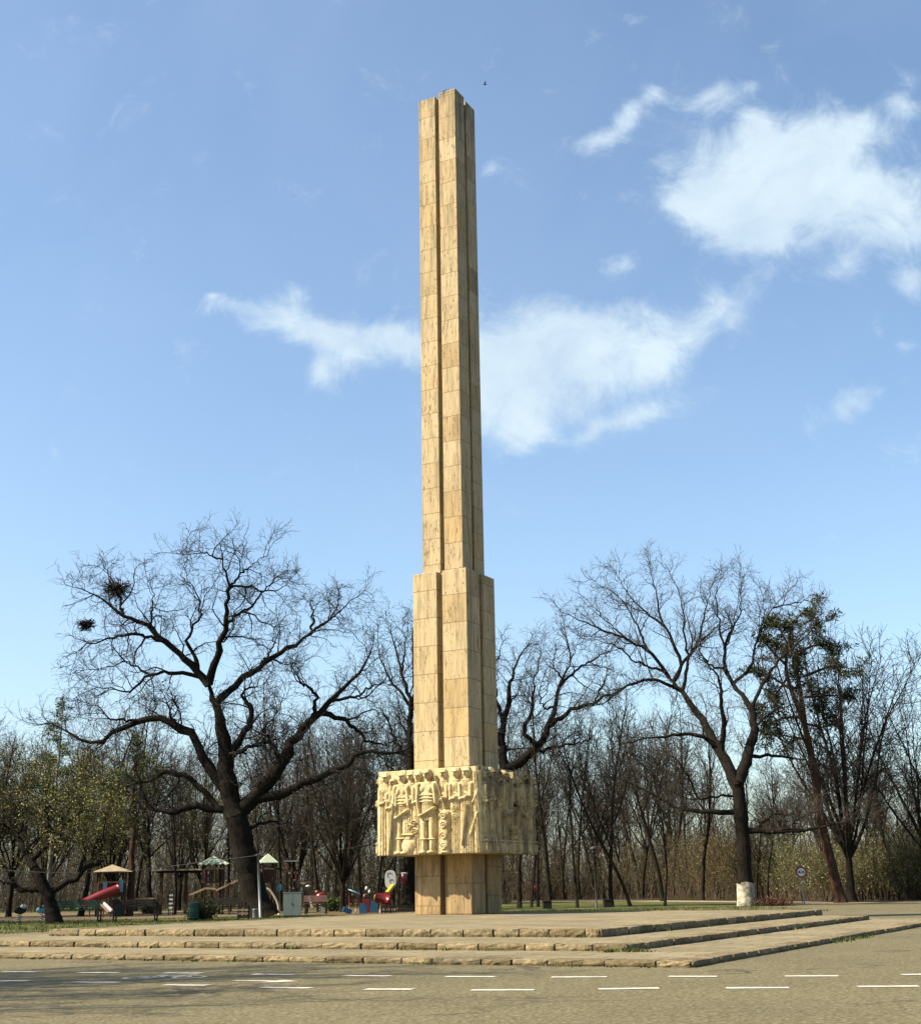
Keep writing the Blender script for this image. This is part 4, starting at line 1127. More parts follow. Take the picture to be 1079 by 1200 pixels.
# --- conifers at the left: spire top and red-trunked pine
def conifer(name, label, loc, H, r0, z0, wmax, seed, mat, bk):
    rg = np.random.default_rng(seed)
    root = thing(name, label, 'tree', loc)
    z = np.linspace(0, H, 16); P = np.c_[np.cumsum(rg.normal(size=16))*.03, np.cumsum(rg.normal(size=16))*.03, z]
    cs = []; bb = MB(); bb.tube(P, r0*(1-.93*z/H)+.01, 8)
    n = int((H-z0)/.17)
    for k in range(n):
        zz = z0 + (H-z0)*k/n; w = wmax*((H-zz)/(H-z0))**.8*(.6+.6*rg.random()); a = rg.random()*6.28
        if k > n-7: w *= .6
        tip = np.array([w*math.cos(a), w*math.sin(a), zz + .12*w - .0]); st_ = np.array([np.interp(zz, z, P[:, 0]), np.interp(zz, z, P[:, 1]), zz-.1*w])
        bb.tube([st_, (st_+tip)/2+np.array([0, 0, -.08*w]), tip], [.025, .018, .008], 4, False)
        for q in np.linspace(.35, 1, max(2, int(w/.22))): cs.append(st_*(1-q)+tip*q)
    bb.build('trunk', M[bk], root, True)
    nb = MB(); nb.add(*needle_clumps(np.array(cs), .26, 42, rg, .17, .5)); nb.build('crown', mat, root)
    return root
conifer('fir_tree', 'narrow green conifer whose spire pokes up at the left edge', ground_at(57, 64), 10.2, .13, 4.2, 1.9, 31, M['fir'], 'birch')
conifer('pine_tree', 'conifer with a bare reddish trunk beside the tan-roofed play tower', ground_at(152, 58), 7.6, .16, 5.0, 1.9, 32, M['fir'], 'pine_bark')

# --- trees behind the playground (left)
left = [(12, 62, 'fan_b', .86), (96, 60, 'crook', .95), (130, 66, 'fan_a', .74), (178, 64, 'crook', .9), (206, 60, 'slim_c', .68), (236, 66, 'fan_b', .72), (330, 64, 'slim_a', .78), (352, 69, 'slim_d', .84),
        (374, 61, 'slim_b', .70), (402, 60, 'fan_a', .80), (424, 64, 'slim_e', .86), (442, 66, 'slim_c', .95), (460, 68, 'slim_a', .9), (270, 68, 'slim_b', .72), (-30, 60, 'fan_a', .8), (-80, 60, 'fan_b', .9), (300, 72, 'fan_b', .8), (50, 72, 'fan_a', .8), (160, 74, 'slim_a', .85), (210, 75, 'fan_b', .85), (345, 78, 'fan_a', .85), (395, 80, 'fan_b', .95), (440, 78, 'slim_d', 1.0)]
labs_left = {374: 'straight dark trunk left of the blue tilted canopy', 402: 'thick dark spreading tree directly behind the blue tilted canopy',
             96: 'crooked tree just left of the tan-roofed play tower', 206: 'thin tree in front of the long pergola', 12: 'greenish bushy tree at the far left edge behind the spring rockers',
             330: 'slim tree behind the grey cabinet', 178: 'crooked tree between the tan-roofed tower and the pergola'}
for u, D, kd, s in left:
    t = plant(kd, 'bare_tree', labs_left.get(u, 'bare tree in the wood behind the playground'), 'trees behind the playground', ground_at(u, D), s)
    if u in (12, 96, 130, 178, 50, -30, 236):
        fo = add_leaves(t, 7000 if u < 100 else 4200, .07, M['buds'] if u != 130 else M['brush_green'], 2.5, u+100)

for x, y, kd, sc_, rz, lab in ((-22.5, 47.5, 'fan_a', 1.0, .3, 'unseen tree just beyond the left edge, added to shade the low leaning tree'), (-25, 51.5, 'fan_b', 1.1, 1.9, 'unseen tree beyond the left edge, added to shade the tan-roofed play tower'), (-29, 56, 'fan_a', 1.1, 4, 'unseen tree farthest beyond the left edge, added to shade the playground')):
    plant(kd, 'bare_tree', lab, None, (x, y), sc_, rz)  # unseen trees, added to throw shade over the playground
# --- wood behind the path, right
rg = np.random.default_rng(77)
ks = ['slim_a', 'slim_f', 'slim_c', 'slim_d', 'slim_e', 'slim_b', 'slim_f', 'fan_c']
for k in range(58):
    u = 590 + 520*(k+rg.random())/58
    Dmin = np.interp(u, [590, 760, 830, 900, 960, 1110], [97, 92, 82, 76, 68, 66])
    D = Dmin + 16*rg.random()**1.5
    if 840 < u < 900 and rg.random() < .5: continue
    tall = np.interp(u, [590, 800, 860, 1110], [1.06, 1.02, .72, .62])
    plant(ks[rg.integers(0, 8)], 'bare_tree', 'slim bare tree in the wood beyond the path, right of the obelisk', 'slim trees of the wood beyond the path', ground_at(u, D), tall*(.72+.4*rg.random()), None, 'bark2', 'twig2')
for k in range(40):
    u = -40 + 640*(k+rg.random())/40
    D = 80 + 20*rg.random()
    plant(ks[rg.integers(0, 8)], 'bare_tree', 'dark bare tree deep in the wood left of the obelisk', 'trees deep in the left wood', ground_at(u, D), (.85+.4*rg.random())*.95, None, 'bark2', 'twig2')

# --- brush and undergrowth: nobody could count it
def brush(name, label, region, n_stem, hrange, n_leaf, leaf, matl, seed, stems=True, lean=.15):
    rg = np.random.default_rng(seed)
    pts = region(n_stem, rg); n = len(pts)
    h = hrange(pts, rg)
    K = 5; d = np.c_[rg.normal(size=(n, 2))*lean, np.ones(n)]; p = np.c_[pts, np.zeros(n)]; L = [p]
    for s in range(K-1):
        d = d + np.c_[rg.normal(size=(n, 2))*.13, np.zeros(n)]; p = p + d*(h/(K-1))[:, None]; L.append(p)
    P = np.stack(L, 1); R = (.010+.02*rg.random(n)**2)[:, None]*np.linspace(1, .35, K)[None]
    mb = MB(); mb.add(*tubes(P, R, 3))
    P2, R2 = spawn(P, R, .40, .15, 35, .3, 1.1, 4, .15, .08, .008, .006, .3, rg); mb.add(*tubes(P2, R2, 3))
    tag(mb.build(name + '_stems', M['stem_dark' if 'dark' in name else 'stem']), 'thin bare brush stems ' + label, 'brush', kind='stuff')
    tp = P2[:, 1:].reshape(-1, 3); tp = tp[rg.integers(0, len(tp), n_leaf)]
    mb = MB(); mb.add(*leaves_at(tp, leaf, rg, .10, .6)); tag(mb.build(name + '_leaves', matl), 'small early leaves of the brush ' + label, 'brush', kind='stuff')
def edgeD(u): return np.interp(u, [560, 600, 760, 830, 900, 960, 1000, 1150], [100, 98, 93, 84, 78, 68.5, 66.5, 65])
def region_right(u0, u1, depth):
    def f(n, rg):
        u = u0 + (u1-u0)*rg.random(n); D = edgeD(u) + depth*rg.random(n)**1.3
        return np.array([ground_at(a, b)[:2] for a, b in zip(u, D)])
    return f
def hr(lo, hi):
    return lambda p, rg: (lo + (hi-lo)*rg.random(len(p))) * (0.85 + 0.25*np.sin(p[:, 0]*.9) * np.sin(p[:, 0]*.37+1))
brush('brush', 'along the wood beyond the path', region_right(585, 900, 9), 1700, hr(2.0, 5.0), 36000, .07, M['brush'], 41)
brush('thicket', 'behind the no-entry sign', region_right(820, 1130, 7), 1500, hr(1.6, 4.2), 52000, .06, M['brush'], 42)
brush('green_thicket', 'at the right edge', region_right(895, 1130, 4), 750, hr(1.3, 3.9), 42000, .06, M['brush_green'], 43)
def region_left(n, rg):
    u = -60 + 660*rg.random(n); D = 76 + 14*rg.random(n); return np.array([ground_at(a, b)[:2] for a, b in zip(u, D)])
brush('dark_brush', 'behind the playground', region_left, 2400, hr(2.3, 6.0), 36000, .075, M['brush'], 44)

# far wood: one mass closing the view
rg = np.random.default_rng(50); n = 1500
u = -150 + 1400*rg.random(n); D = np.where(u < 600, 98, 92) + 40*rg.random(n) + 6
pp = np.array([ground_at(a, b) for a, b in zip(u, D)])
hgt = np.where(u < 600, 9, 8.5)*(.55+.55*rg.random(n)); hgt = np.where(u > 860, hgt*.72, hgt)
K = 7; d = np.c_[rg.normal(size=(n, 2))*.07, np.ones(n)]; p = pp; L = [p]
for s in range(K-1):
    d = d + np.c_[rg.normal(size=(n, 2))*.11, np.zeros(n)]; p = p + d*(hgt/(K-1))[:, None]; L.append(p)
P = np.stack(L, 1); R = (.02+.045*rg.random(n)**2)[:, None]*np.linspace(1, .2, K)[None]
mb = MB(); mb.add(*tubes(P, R, 4))
P2, R2 = spawn(P, R, .55, .25, 38, .8, 2.2, 5, .12, .06, .010, .012, .4, rg); mb.add(*tubes(P2, R2, 3))
P3, R3 = spawn(P2, R2, .4, .15, 40, .4, 1.1, 4, .14, .06, .012, .012, .4, rg); mb.add(*tubes(P3, R3, 3))
tag(mb.build('far_wood', M['twig2']), 'far wood of bare trunks and twigs closing the view', 'wood', kind='stuff')

# --- two trees beside the road whose branch shadows fall across the bike lane
plant('fan_a', 'bare_tree', 'roadside tree whose branch shadows streak the bike lane at the left', None, (-11.6, 15.0), .95, .5)
plant('fan_b', 'bare_tree', 'roadside tree nearest the camera, casting shadows on the left road', None, (-10.2, 11.9), .85, 1.7)

# ------------------------------------------------------------------ utility cabinet, pole, bins
p = ground_at(343, 50.3)
cab = thing('utility_cabinet', 'grey-green steel utility cabinet on the platform edge beside the great oak', 'cabinet', p, 0.12)
MB().box((0, 0, .46), (.66, .34, .80)).build('body', M['cab'], cab)
MB().box((0, 0, .03), (.62, .30, .06)).build('plinth', M['cab_dark'], cab)
MB().box((0, 0, .875), (.70, .38, .03)).build('lid', M['cab'], cab)
for sx in (-1, 1): 
    dd = MB().box((sx*.162, -.178, .46), (.312, .014, .76)).build('door', M['cab'], cab)
    if sx == 1: MB().box((-.02, -.190, .48), (.03, .010, .07)).build('handle', M['cab_dark'], dd).parent = dd
p = ground_at(306, 49.6); top = at(302.5, 1000, 49.6)
pole = thing('utility_pole', 'thin leaning grey metal pole in front of the great oak trunk', 'pole', p)
MB().tube([(0, 0, -.02), (top[0]-p[0], 0, top[2]-.0)], [.05, .042], 12).build('shaft', M['grey_metal'], pole, True)
MB().tube([(top[0]-p[0]-.12, 0, top[2]-.08), (top[0]-p[0]+.08, 0, top[2]-.02)], .025, 8).build('hook', M['grey_metal'], pole, True)
A_ = np.array([top[0]-.1, 49.6, top[2]-.08])
pts = [(305, 997, 49.6), (240, 1008, 48.5), (150, 1018.5, 47), (60, 1020.3, 45.5), (0, 1017, 44.5), (-70, 1011, 43.4), (-160, 1000, 42)]
P = np.array([A_] + [at(a, b+2, c) for a, b, c in pts[1:]]); P, _ = resample(P, [.011]*len(P), 40)
tag(MB().tube(P, .011, 6).build('cable', M['grey_metal']), 'slack grey cable strung from the thin pole to the left', 'cable')
e = P[-1]
pole2 = thing('utility_pole', 'pole outside the view that carries the other end of the slack cable', 'pole', (e[0], e[1], 0))
MB().tube([(0, 0, -.02), (0, 0, e[2]+.1)], .05, 12).build('shaft', M['grey_metal'], pole2, True)

p = ground_at(300, 49.2)
bn = thing('litter_bin', 'small grey round litter bin at the foot of the thin pole', 'bin', p)
MB().lathe([(.0, .02), (.10, .02), (.105, .05), (.11, .30), (.118, .31), (.118, .335), (.1, .335), (.095, .06)], n=18).build('drum', M['grey_metal'], bn, True)
for k in range(9):
    pass
p = ground_at(228, 47.8)
gb = thing('litter_bin', 'green barrel-shaped litter bin on the lawn left of the great oak', 'bin', p)
MB().lathe([(0, .03), (.17, .03), (.185, .08), (.20, .30), (.185, .52), (.17, .55)], n=22).build('barrel', M['green'], gb, True)
for z in (.09, .30, .50): MB().lathe([(.19, z-.02), (.212, z-.012), (.212, z+.012), (.19, z+.02)], n=22).build('hoop', M['green'], gb, True)
MB().lathe([(.10, .60), (.19, .585), (.20, .56), (.17, .545)], n=22).build('rim', M['green'], gb, True)

def litter_box(u, D, lab):
    p = ground_at(u, D); t = thing('litter_bin', lab, 'bin', p, 0.1, 'dark litter boxes on the strip')
    MB().box((0, 0, .17), (.34, .30, .30)).build('box', M['dark'], t)
    MB().box((0, 0, .335), (.37, .33, .03)).build('rim', M['dark'], t)
    for sx in (-1, 1): MB().box((sx*.13, 0, .01), (.04, .26, .04)).build('foot', M['dark'], t)
litter_box(640, 59.0, 'dark square litter box at the foot of the straight slim tree')
litter_box(711, 60.5, 'dark square litter box under the forked slim tree')

# crate-like slatted bin beside the oak
p = ground_at(286, 48.4)
sb = thing('slatted_bin', 'dark slatted wooden bin with pale slats against the great oak', 'bin', p, .05)
for z in (.08, .2, .32, .44): MB().box((0, -.165, z), (.36, .02, .07)).build('slat', M['wood_pale'] if z in (.32, .2) else M['dark'], sb)
for sx in (-1, 1):
    for sy in (-1, 1): MB().box((sx*.17, sy*.13, .25), (.04, .04, .5)).build('post', M['dark'], sb)
    MB().box((sx*.19, 0, .26), (.018, .24, .4)).build('side', M['dark'], sb)

# lamp post
p = ground_at(698, 58.0); hl = at(695.5, 1001, 58.0)
lamp = thing('street_lamp', 'grey lamp post with small lantern on the strip among the slim trees', 'lamp', p)
hz = hl[2]
MB().tube([(0, 0, -.02), (0, 0, .5), (hl[0]-p[0], 0, hz)], [.05, .035, .03], 10).build('post', M['cab_dark'], lamp, True)
MB().lathe([(.0, 0), (.06, 0), (.09, .1), (.085, .18), (.0, .22)], (hl[0]-p[0], 0, hz), 12).build('lantern', M['cab_dark'], lamp, True)
MB().lathe([(.0, .34), (.05, .32), (.17, .24), (.17, .22), (0, .22)], (hl[0]-p[0], 0, hz), 14).build('lamp_shade', M['cab_dark'], lamp, True)

# prohibition sign
p = ground_at(941.5, 58.8); c = at(938, 1022, 58.8)
sg = thing('traffic_sign', 'round red-rimmed prohibition sign on a thin grey post by the far road', 'sign', p)
tz = at(937, 1011, 58.8)[2]
lx = c[0]-p[0]
MB().tube([(0, 0, -.02), (lx*1.1, 0, tz)], .026, 10).build('post', M['grey_metal'], sg, True)
def disc(mb, r0, r1, y, cz, n=36):
    a = np.linspace(0, 2*PI, n, endpoint=False)
    V = np.vstack([np.c_[lx+r*np.cos(a), np.full(n, y), cz+r*np.sin(a)] for r in (r0, r1)])
    mb.add(V, [(i, n+i, n+(i+1) % n, (i+1) % n) for i in range(n)])
cz = c[2]; mb = MB(); disc(mb, .001, .185, -.040, cz); fc = mb.build('face', M['white'], sg)
mb = MB(); disc(mb, .17, .235, -.043, cz); disc(mb, .235, .24, -.02, cz)
a = np.linspace(0, 2*PI, 36, endpoint=False)
V = np.vstack([np.c_[lx+.235*np.cos(a), np.full(36, y), cz+.235*np.sin(a)] for y in (-.043, -.028)]); mb.add(V, [(i, (i+1) % 36, 36+(i+1) % 36, 36+i) for i in range(36)])
mb.build('red_rim', M['red'], sg)
mb = MB(); disc(mb, .001, .232, -.027, cz); mb.build('back_plate', M['grey_metal'], sg)
mb = MB()                                   # black car and motorcycle marks
mb.box((lx-.075, -.045, cz-.005), (.105, .004, .045)).box((lx-.075, -.0455, cz+.03), (.07, .004, .035))
for dx in (-.11, -.04): mb.box((lx+dx, -.046, cz-.035), (.028, .004, .028))
mb.box((lx+.075, -.045, cz+.0), (.09, .004, .03), 0).box((lx+.08, -.0455, cz+.04), (.04, .004, .05))
for dx in (.04, .115): mb.box((lx+dx, -.046, cz-.03), (.036, .004, .036))
mb.build('symbol', M['black'], fc)

# reddish dry shrub beside the lime-washed trunk
p = ground_at(903, 57.6); rg = np.random.default_rng(61)
sh = thing('dry_shrub', 'low reddish dry shrub just right of the lime-washed trunk', 'shrub', p)
n = 160; d = rg.normal(size=(n, 3)); d[:, 2] = np.abs(d[:, 2])*.7+.25; d /= np.linalg.norm(d, axis=1, keepdims=True)
st0 = np.c_[rg.normal(size=(n, 2))*np.array([.45, .15]), np.zeros(n)]
P = np.stack([st0, st0+d*.18, st0+d*.36+rg.normal(size=(n, 3))*.03], 1)
mb = MB(); mb.add(*tubes(P, np.full((n, 3), .007), 3)); mb.build('stems', M['stem'], sh)
mb = MB(); mb.add(*leaves_at(np.repeat(P[:, 1:].reshape(-1, 3), 4, 0), .07, rg, .06)); mb.build('leaves', M['dryleaf'], sh)

# dark rounded shrub by the green bin
p = ground_at(239, 48.3); rg = np.random.default_rng(62)
sh = thing('dark_shrub', 'dark evergreen shrub just right of the green barrel bin', 'shrub', p)
n = 90; d = rg.normal(size=(n, 3)); d[:, 2] = np.abs(d[:, 2])+.5; d /= np.linalg.norm(d, axis=1, keepdims=True)
P = np.stack([np.zeros((n, 3)), d*.3, d*(.5+.2*rg.random((n, 1)))], 1)
mb = MB(); mb.add(*tubes(P, np.full((n, 3), .008), 3)); mb.build('stems', M['stem'], sh)
mb = MB(); mb.add(*leaves_at(np.repeat(P[:, 1:].reshape(-1, 3), 14, 0), .07, rg, .08)); mb.build('foliage', M['needles'], sh)

# ------------------------------------------------------------------ benches
def bench(u0, u1, D, lab, colour, grp='park benches along the lawn'):
    a = ground_at(u0, D); b = ground_at(u1, D); w = b[0]-a[0]
    t = thing('park_bench', lab, 'bench', ((a[0]+b[0])/2, D, 0.0), 0, grp)
    for sx in (-1, 1):
        x = sx*(w/2-.06)
        l = MB().box((x, -.16, .36), (.05, .045, .72)); l.box((x, .2, .2), (.05, .045, .4)); l.box((x, .02, .385), (.05, .40, .04)); l.box((x, .02, .06), (.05, .36, .04))
        l.build('leg', M['black'], t)
    s = MB()
    for k in range(4): s.box((0, -.08+k*.09, .425), (w, .075, .03))
    s.build('seat', M[colour], t)
    s = MB()
    for k in range(3): s.box((0, -.195, .53+k*.085), (w, .025, .07))
    s.build('backrest', M[colour], t)
    return t
bench(66, 120, 47.0, 'green park bench seen from behind under the low leaning tree', 'green')
bench(134, 186, 47.6, 'dark park bench seen from behind below the red-trunked conifer', 'dark')
bench(244, 284, 50.3, 'dark park bench between the green barrel bin and the great oak', 'dark')
bench(357, 384, 56.0, 'small pale-slatted bench just right of the grey cabinet', 'pink')
bench(150, 182, 61.0, 'pale-topped table bench far inside the playground', 'wood_pale')

# ------------------------------------------------------------------ playground
def hip_roof(w, d, h, z, scallop=False, over=0.0):
    mb = MB(); n = 9
    for k in range(4):
        a = k*PI/2; R2 = np.array([[math.cos(a), -math.sin(a)], [math.sin(a), math.cos(a)]])
        L, Wd = (w, d) if k % 2 == 0 else (d, w)
        xs = np.linspace(-L/2, L/2, n)
        V = [[*(R2 @ np.array([x, -Wd/2])), z - (0.07*abs(math.sin(i*PI/2)) if scallop else 0)] for i, x in enumerate(xs)] + [[*(R2 @ np.array([x*.02, 0])), z+h] for x in xs]
        V2 = [[v[0]*.98, v[1]*.98, v[2]-.03] for v in V]
        mb.add(V, [(i, i+1, n+i+1, n+i) for i in range(n-1)]); mb.add(V2, [(i+1, i, n+i, n+i+1) for i in range(n-1)])
    return mb
def tower(u, D, w, ve, va, deck, lab, roof, scal, wood='wood'):
    p = ground_at(u, D); t = thing('play_tower', lab, 'play tower', p, .35)
    ez = at(u, ve, D)[2]; az = at(u, va, D)[2]
    for sx in (-1, 1):
        for sy in (-1, 1): MB().box((sx*w*.42, sy*w*.42, (ez+.05)/2), (.09, .09, ez+.05)).build('post', M[wood], t)
    hip_roof(w*1.25, w*1.25, az-ez, ez, scal).build('roof', M[roof], t)
    MB().box((0, 0, deck), (w*.92, w*.92, .07)).build('deck', M[wood], t)
    s = MB()
    for k in range(4):
        a = k*PI/2
        for q in np.linspace(-.34, .34, 6):
            s.box((w*(q*math.cos(a)-.42*math.sin(a)), w*(q*math.sin(a)+.42*math.cos(a)), deck+.28), (.06, .06, .5))
    s.build('railing', M[wood], t)
    s = MB(); s.box((0, -w*.46, deck+.55), (w*.9, .04, .06)); s.build('handrail', M['wood_pale'], t)
    return t, p, ez
t1, p1, ez = tower(130, 58, 1.25, 1022, 1013, .85, 'tan-roofed timber play tower with the red slide', 'rooftan', False)
for dx, z in ((-.3, 1.15), (.35, 1.25)): MB().box((dx, -.62, z), (.16, .03, .5)).build('blue_panel', M['blue_l'], t1)
MB().box((.35, -.3, .35), (.5, .04, .7)).build('green_panel', M['green'], t1)
q0 = at(140, 1041, 57.2); q1 = at(122, 1048, 57.0); q2 = at(102, 1057, 56.8); q3 = at(98, 1059, 56.7)
sl = thing('tube_slide', 'red tube slide coming down left from the tan-roofed tower', 'slide', (q1[0], q1[1], 0))
o_ = np.array([q1[0], q1[1], 0]); P, R = resample(np.array([q0, q1, q2, q3])-o_, [.19]*4, 16)
MB().tube(P, R, 16).build('tube', M['red'], sl, True)
for q in (P[3], P[12]): MB().tube([(q[0], q[1], 0), (q[0], q[1], q[2]-.12)], .03, 8).build('leg', M['red'], sl)
q0 = at(122, 1060, 56); q1 = at(131, 1069, 55.5)
s2 = thing('small_slide', 'short red and white slide under the tan-roofed tower', 'slide', (q1[0], q1[1], 0)); oo = np.array([q1[0], q1[1], 0])
MB().bar(q0-oo, q1-oo, .3, .05).build('chute', M['pink'], s2); MB().bar(q0-oo+np.array([0, 0, .06]), q1-oo+np.array([0, 0, .06]), .06, .08).build('side_rail', M['white'], s2)
MB().bar((q0-oo)*np.array([1, 1, 0]), q0-oo, .05).build('leg', M['red'], s2)

t2, p2, ez2 = tower(249, 59, .92, 1012, 1003, 1.35, 'slender play tower with scalloped pale-green roof left of the great oak', 'roofpale', True)
t3, p3, ez3 = tower(313, 58.5, .62, 1011, 1000, 1.3, 'play tower with pale roof just right of the great oak trunk', 'roofpale', False)
# ramp beams and pergola
def beam_thing(name, label, cat, segs, D, mat, w=.09, legs=()):
    a = at(*segs[0][0], D); base = np.array([a[0], D, 0]); t = thing(name, label, cat, base)
    for (s, e_) in segs: MB().bar(at(*s, D)-base, at(*e_, D)-base, w).build('beam', M[mat], t)
    for (u, v) in legs:
        q = at(u, v, D)-base; MB().bar((q[0], 0, -.01), (q[0], 0, q[2]), w).build('post', M['wood'], t)
    return t
beam_thing('rope_ramp', 'sloping pale timber ramp rail climbing to the scalloped-roof tower', 'ramp', [((222, 1049), (241, 1041)), ((251, 1044.5), (279, 1031.5)), ((241, 1041), (253, 1041.5))], 57.6, 'wood_pale', .075, ((224, 1049), (252, 1043), (270, 1036)))
pp_ = beam_thing('pergola', 'long low timber pergola with grey-brown top left of the scalloped-roof tower', 'pergola', [((184, 1021.5), (243, 1021))], 61, 'dark', .13, ((190, 1021), (219, 1021), (240, 1021)))
a = at(186, 1020, 61); b = at(243, 1019.5, 61); bo = np.array(pp_.location)
MB().box(((a[0]+b[0])/2-bo[0], .0, a[2]), (b[0]-a[0]+.3, 1.2, .06)).build('roof', M['rooftan'], pp_)
cf = beam_thing('climbing_gym', 'tall brown climbing frame of posts and pale bars behind the grey cabinet', 'climbing gym', [((309, 1032), (346, 1031.5)), ((334, 1023), (342, 1023)), ((345, 1022.5), (351, 1022.5)), ((351, 1035), (358, 1035))], 59, 'wood_pale', .075, ((318, 1010), (337, 1006), (342, 1014), (347, 1016), (351, 1017), (361, 1018)))
q = at(343, 1009, 59) - np.array(cf.location)
MB().box((q[0], 0, q[2]), (.55, .5, .05)).build('top_plate', M['grey_metal'], cf)
MB().bar(at(310, 1015, 59)-np.array(cf.location), at(341, 1021, 59)-np.array(cf.location), .07).build('beam', M['dark'], cf)
q = at(327, 1040, 58.8) - np.array(cf.location); MB().ell(q, (.14, .06, .19), 12).build('blue_panel', M['blue_l'], cf, True)
P = np.array([at(u, v, 56) for u, v in ((311, 1040), (317, 1044), (322, 1051), (326, 1060), (327, 1069.5))]); base = np.array([P[-1][0], 56, 0]); P, _ = resample(P-base, [.04]*5, 16); P[-1][2] = -.01
ar = thing('climbing_arch', 'curved cream pipe bending down right of the great oak trunk', 'arch', base); MB().tube(P, .045, 8).build('pipe', M['cream'], ar, True)

# spring rockers at the far left
for u, v, D, m1, lab in ((25, 1062, 50, 'white', 'dark spring rocker with a white hood at the far left edge'), (51, 1060, 51, 'blue_l', 'pale blue spring rocker left of the leaning trunk')):
    p = ground_at(u, D); t = thing('spring_rocker', lab, 'play toy', p, .3, 'spring rockers')
    a = np.linspace(0, 8*PI, 60); MB().tube(np.c_[.07*np.cos(a), .07*np.sin(a), np.linspace(0, .28, 60)], .014, 5).build('spring', M['grey_metal'], t, True)
    MB().ell((0, 0, .40), (.22, .05, .12), 14).build('body', M['dark'] if m1 == 'white' else M[m1], t, True); MB().ell((.12, 0, .54), (.12, .06, .08), 12).build('hood', M[m1], t, True)
    MB().box((-.04, 0, .50), (.16, .22, .03)).build('seat', M['dark'], t); MB().tube([(.1, -.16, .6), (.1, .16, .6)], .016, 6).build('handle', M['dark'], t)
p = ground_at(376, 57); t = thing('spring_rocker', 'red rounded rocker toy behind the small pale bench', 'play toy', p)
a = np.linspace(0, 8*PI, 60); MB().tube(np.c_[.07*np.cos(a), .07*np.sin(a), np.linspace(0, .4, 60)], .014, 5).build('spring', M['grey_metal'], t, True)
MB().ell((0, 0, .62), (.24, .16, .24), 14).ell((-.15, 0, .85), (.10, .09, .10), 12).build('body', M['red'], t, True)
MB().tube([(-.05, -.2, .8), (-.05, .2, .8)], .016, 6).build('handle', M['white'], t)
# seesaw: dark beam with white capped post
ss = beam_thing('seesaw', 'dark tilted seesaw beam behind the cabinet, with a pale support', 'seesaw', [((349, 1035), (372, 1050))], 58, 'dark', .11)
base = np.array(ss.location)
MB().bar(at(362, 1051, 57.9)-base, at(366, 1064, 57.9)-base, .09).build('support', M['cream'], ss)
MB().ell(at(361, 1038.5, 58)-base, (.10, .08, .05), 12).build('seat', M['white'], ss, True)

# colourful kiddie corner left of the obelisk foot
D = 55.5
p = ground_at(415, D)
cn = thing('play_canopy', 'tilted pale-blue round canopy on red posts, right of the dark trunk', 'canopy', p)
c_ = at(415.5, 1045.5, D) - p; th = math.radians(24)
tilt = np.array([[math.cos(th), 0, math.sin(th)], [0, 1, 0], [-math.sin(th), 0, math.cos(th)]])
mb = MB(); n = 24; a = np.linspace(0, 2*PI, n, endpoint=False)
prof = [(.001, .04), (.2, .035), (.31, 0), (.2, -.02), (.001, -.02)]
V = np.vstack([np.c_[r*np.cos(a), r*np.sin(a), np.full(n, z)] for r, z in prof]) @ tilt.T + c_
mb.add(V, [(k*n+i, k*n+(i+1) % n, (k+1)*n+(i+1) % n, (k+1)*n+i) for k in range(4) for i in range(n)]); mb.build('disc', M['blue_l'], cn, True)
for dx in (-.2, .06): MB().tube([(c_[0]+dx, 0, 0), (c_[0]+dx, 0, c_[2]-dx*.42-.02)], .028, 8).build('post', M['red'], cn, True)
MB().box((c_[0]-.28, -.12, .13), (.36, .3, .2), .2, tilt=tilt).build('seat', M['blue'], cn); MB().box((c_[0]+.35, 0, .2), (.3, .3, .4)).build('base', M['blue'], cn)
p = ground_at(433, 57); ph = thing('play_house', 'small dark-red and blue play house between the canopy and the red slide drum', 'play house', p)
MB().box((-.14, 0, .28), (.30, .5, .56)).build('red_wall', M['red'], ph); MB().box((.2, 0, .24), (.3, .5, .48)).build('blue_wall', M['blue'], ph)
for x_, z_ in ((-.2, .68), (.0, .85), (-.12, .98)): MB().ell((x_, -.05, z_), (.06, .05, .08), 10).build('ornament', M['white'] if z_ > .8 else M['pink'], ph, True)
MB().bar((-.25, 0, .62), (.35, 0, .58), .05).build('roof_beam', M['dark'], ph)
p = ground_at(450, D); ks_ = thing('slide_drum', 'red play drum with yellow chute and tall white rounded panel, by the obelisk foot', 'play set', p)
q = at(449, 1054, D) - p
MB().tube([(q[0]-.3, .1, q[2]+.06), (q[0]+.12, 0, q[2]), (q[0]+.26, -.05, q[2]-.05)], [.20, .23, .17], 16).build('drum', M['red'], ks_, True)
MB().ell((q[0]-.32, .08, q[2]+.03), (.05, .16, .18), 12).build('end_cap', M['yellow'], ks_, True)
for u, v in ((446, 1057), (452, 1056)):
    w_ = at(u, v, D)-p; MB().tube([(w_[0], -.1, 0), (w_[0]+.02, -.1, w_[2])], .04, 8).build('leg', M['pink'] if u == 446 else M['red'], ks_, True)
c_ = at(457.5, 1030.5, D)-p; a = np.linspace(0, 2*PI, 32, endpoint=False)
se = lambda w, h, e: (np.sign(np.cos(a))*np.abs(np.cos(a))**e*w, np.sign(np.sin(a))*np.abs(np.sin(a))**e*h)
px_, pz_ = se(.225, .36, .72)
V = np.vstack([np.c_[c_[0]+px_, np.full(32, y), c_[2]+pz_] for y in (-.04, .03)] + [[[c_[0], -.04, c_[2]], [c_[0], .03, c_[2]]]])
mb = MB(); mb.add(V, [(i, (i+1) % 32, 32+(i+1) % 32, 32+i) for i in range(32)], [((i+1) % 32, i, 64) for i in range(32)] + [(32+i, 32+(i+1) % 32, 65) for i in range(32)])
wp = mb.build('white_panel', M['white'], ks_)
mb = MB()
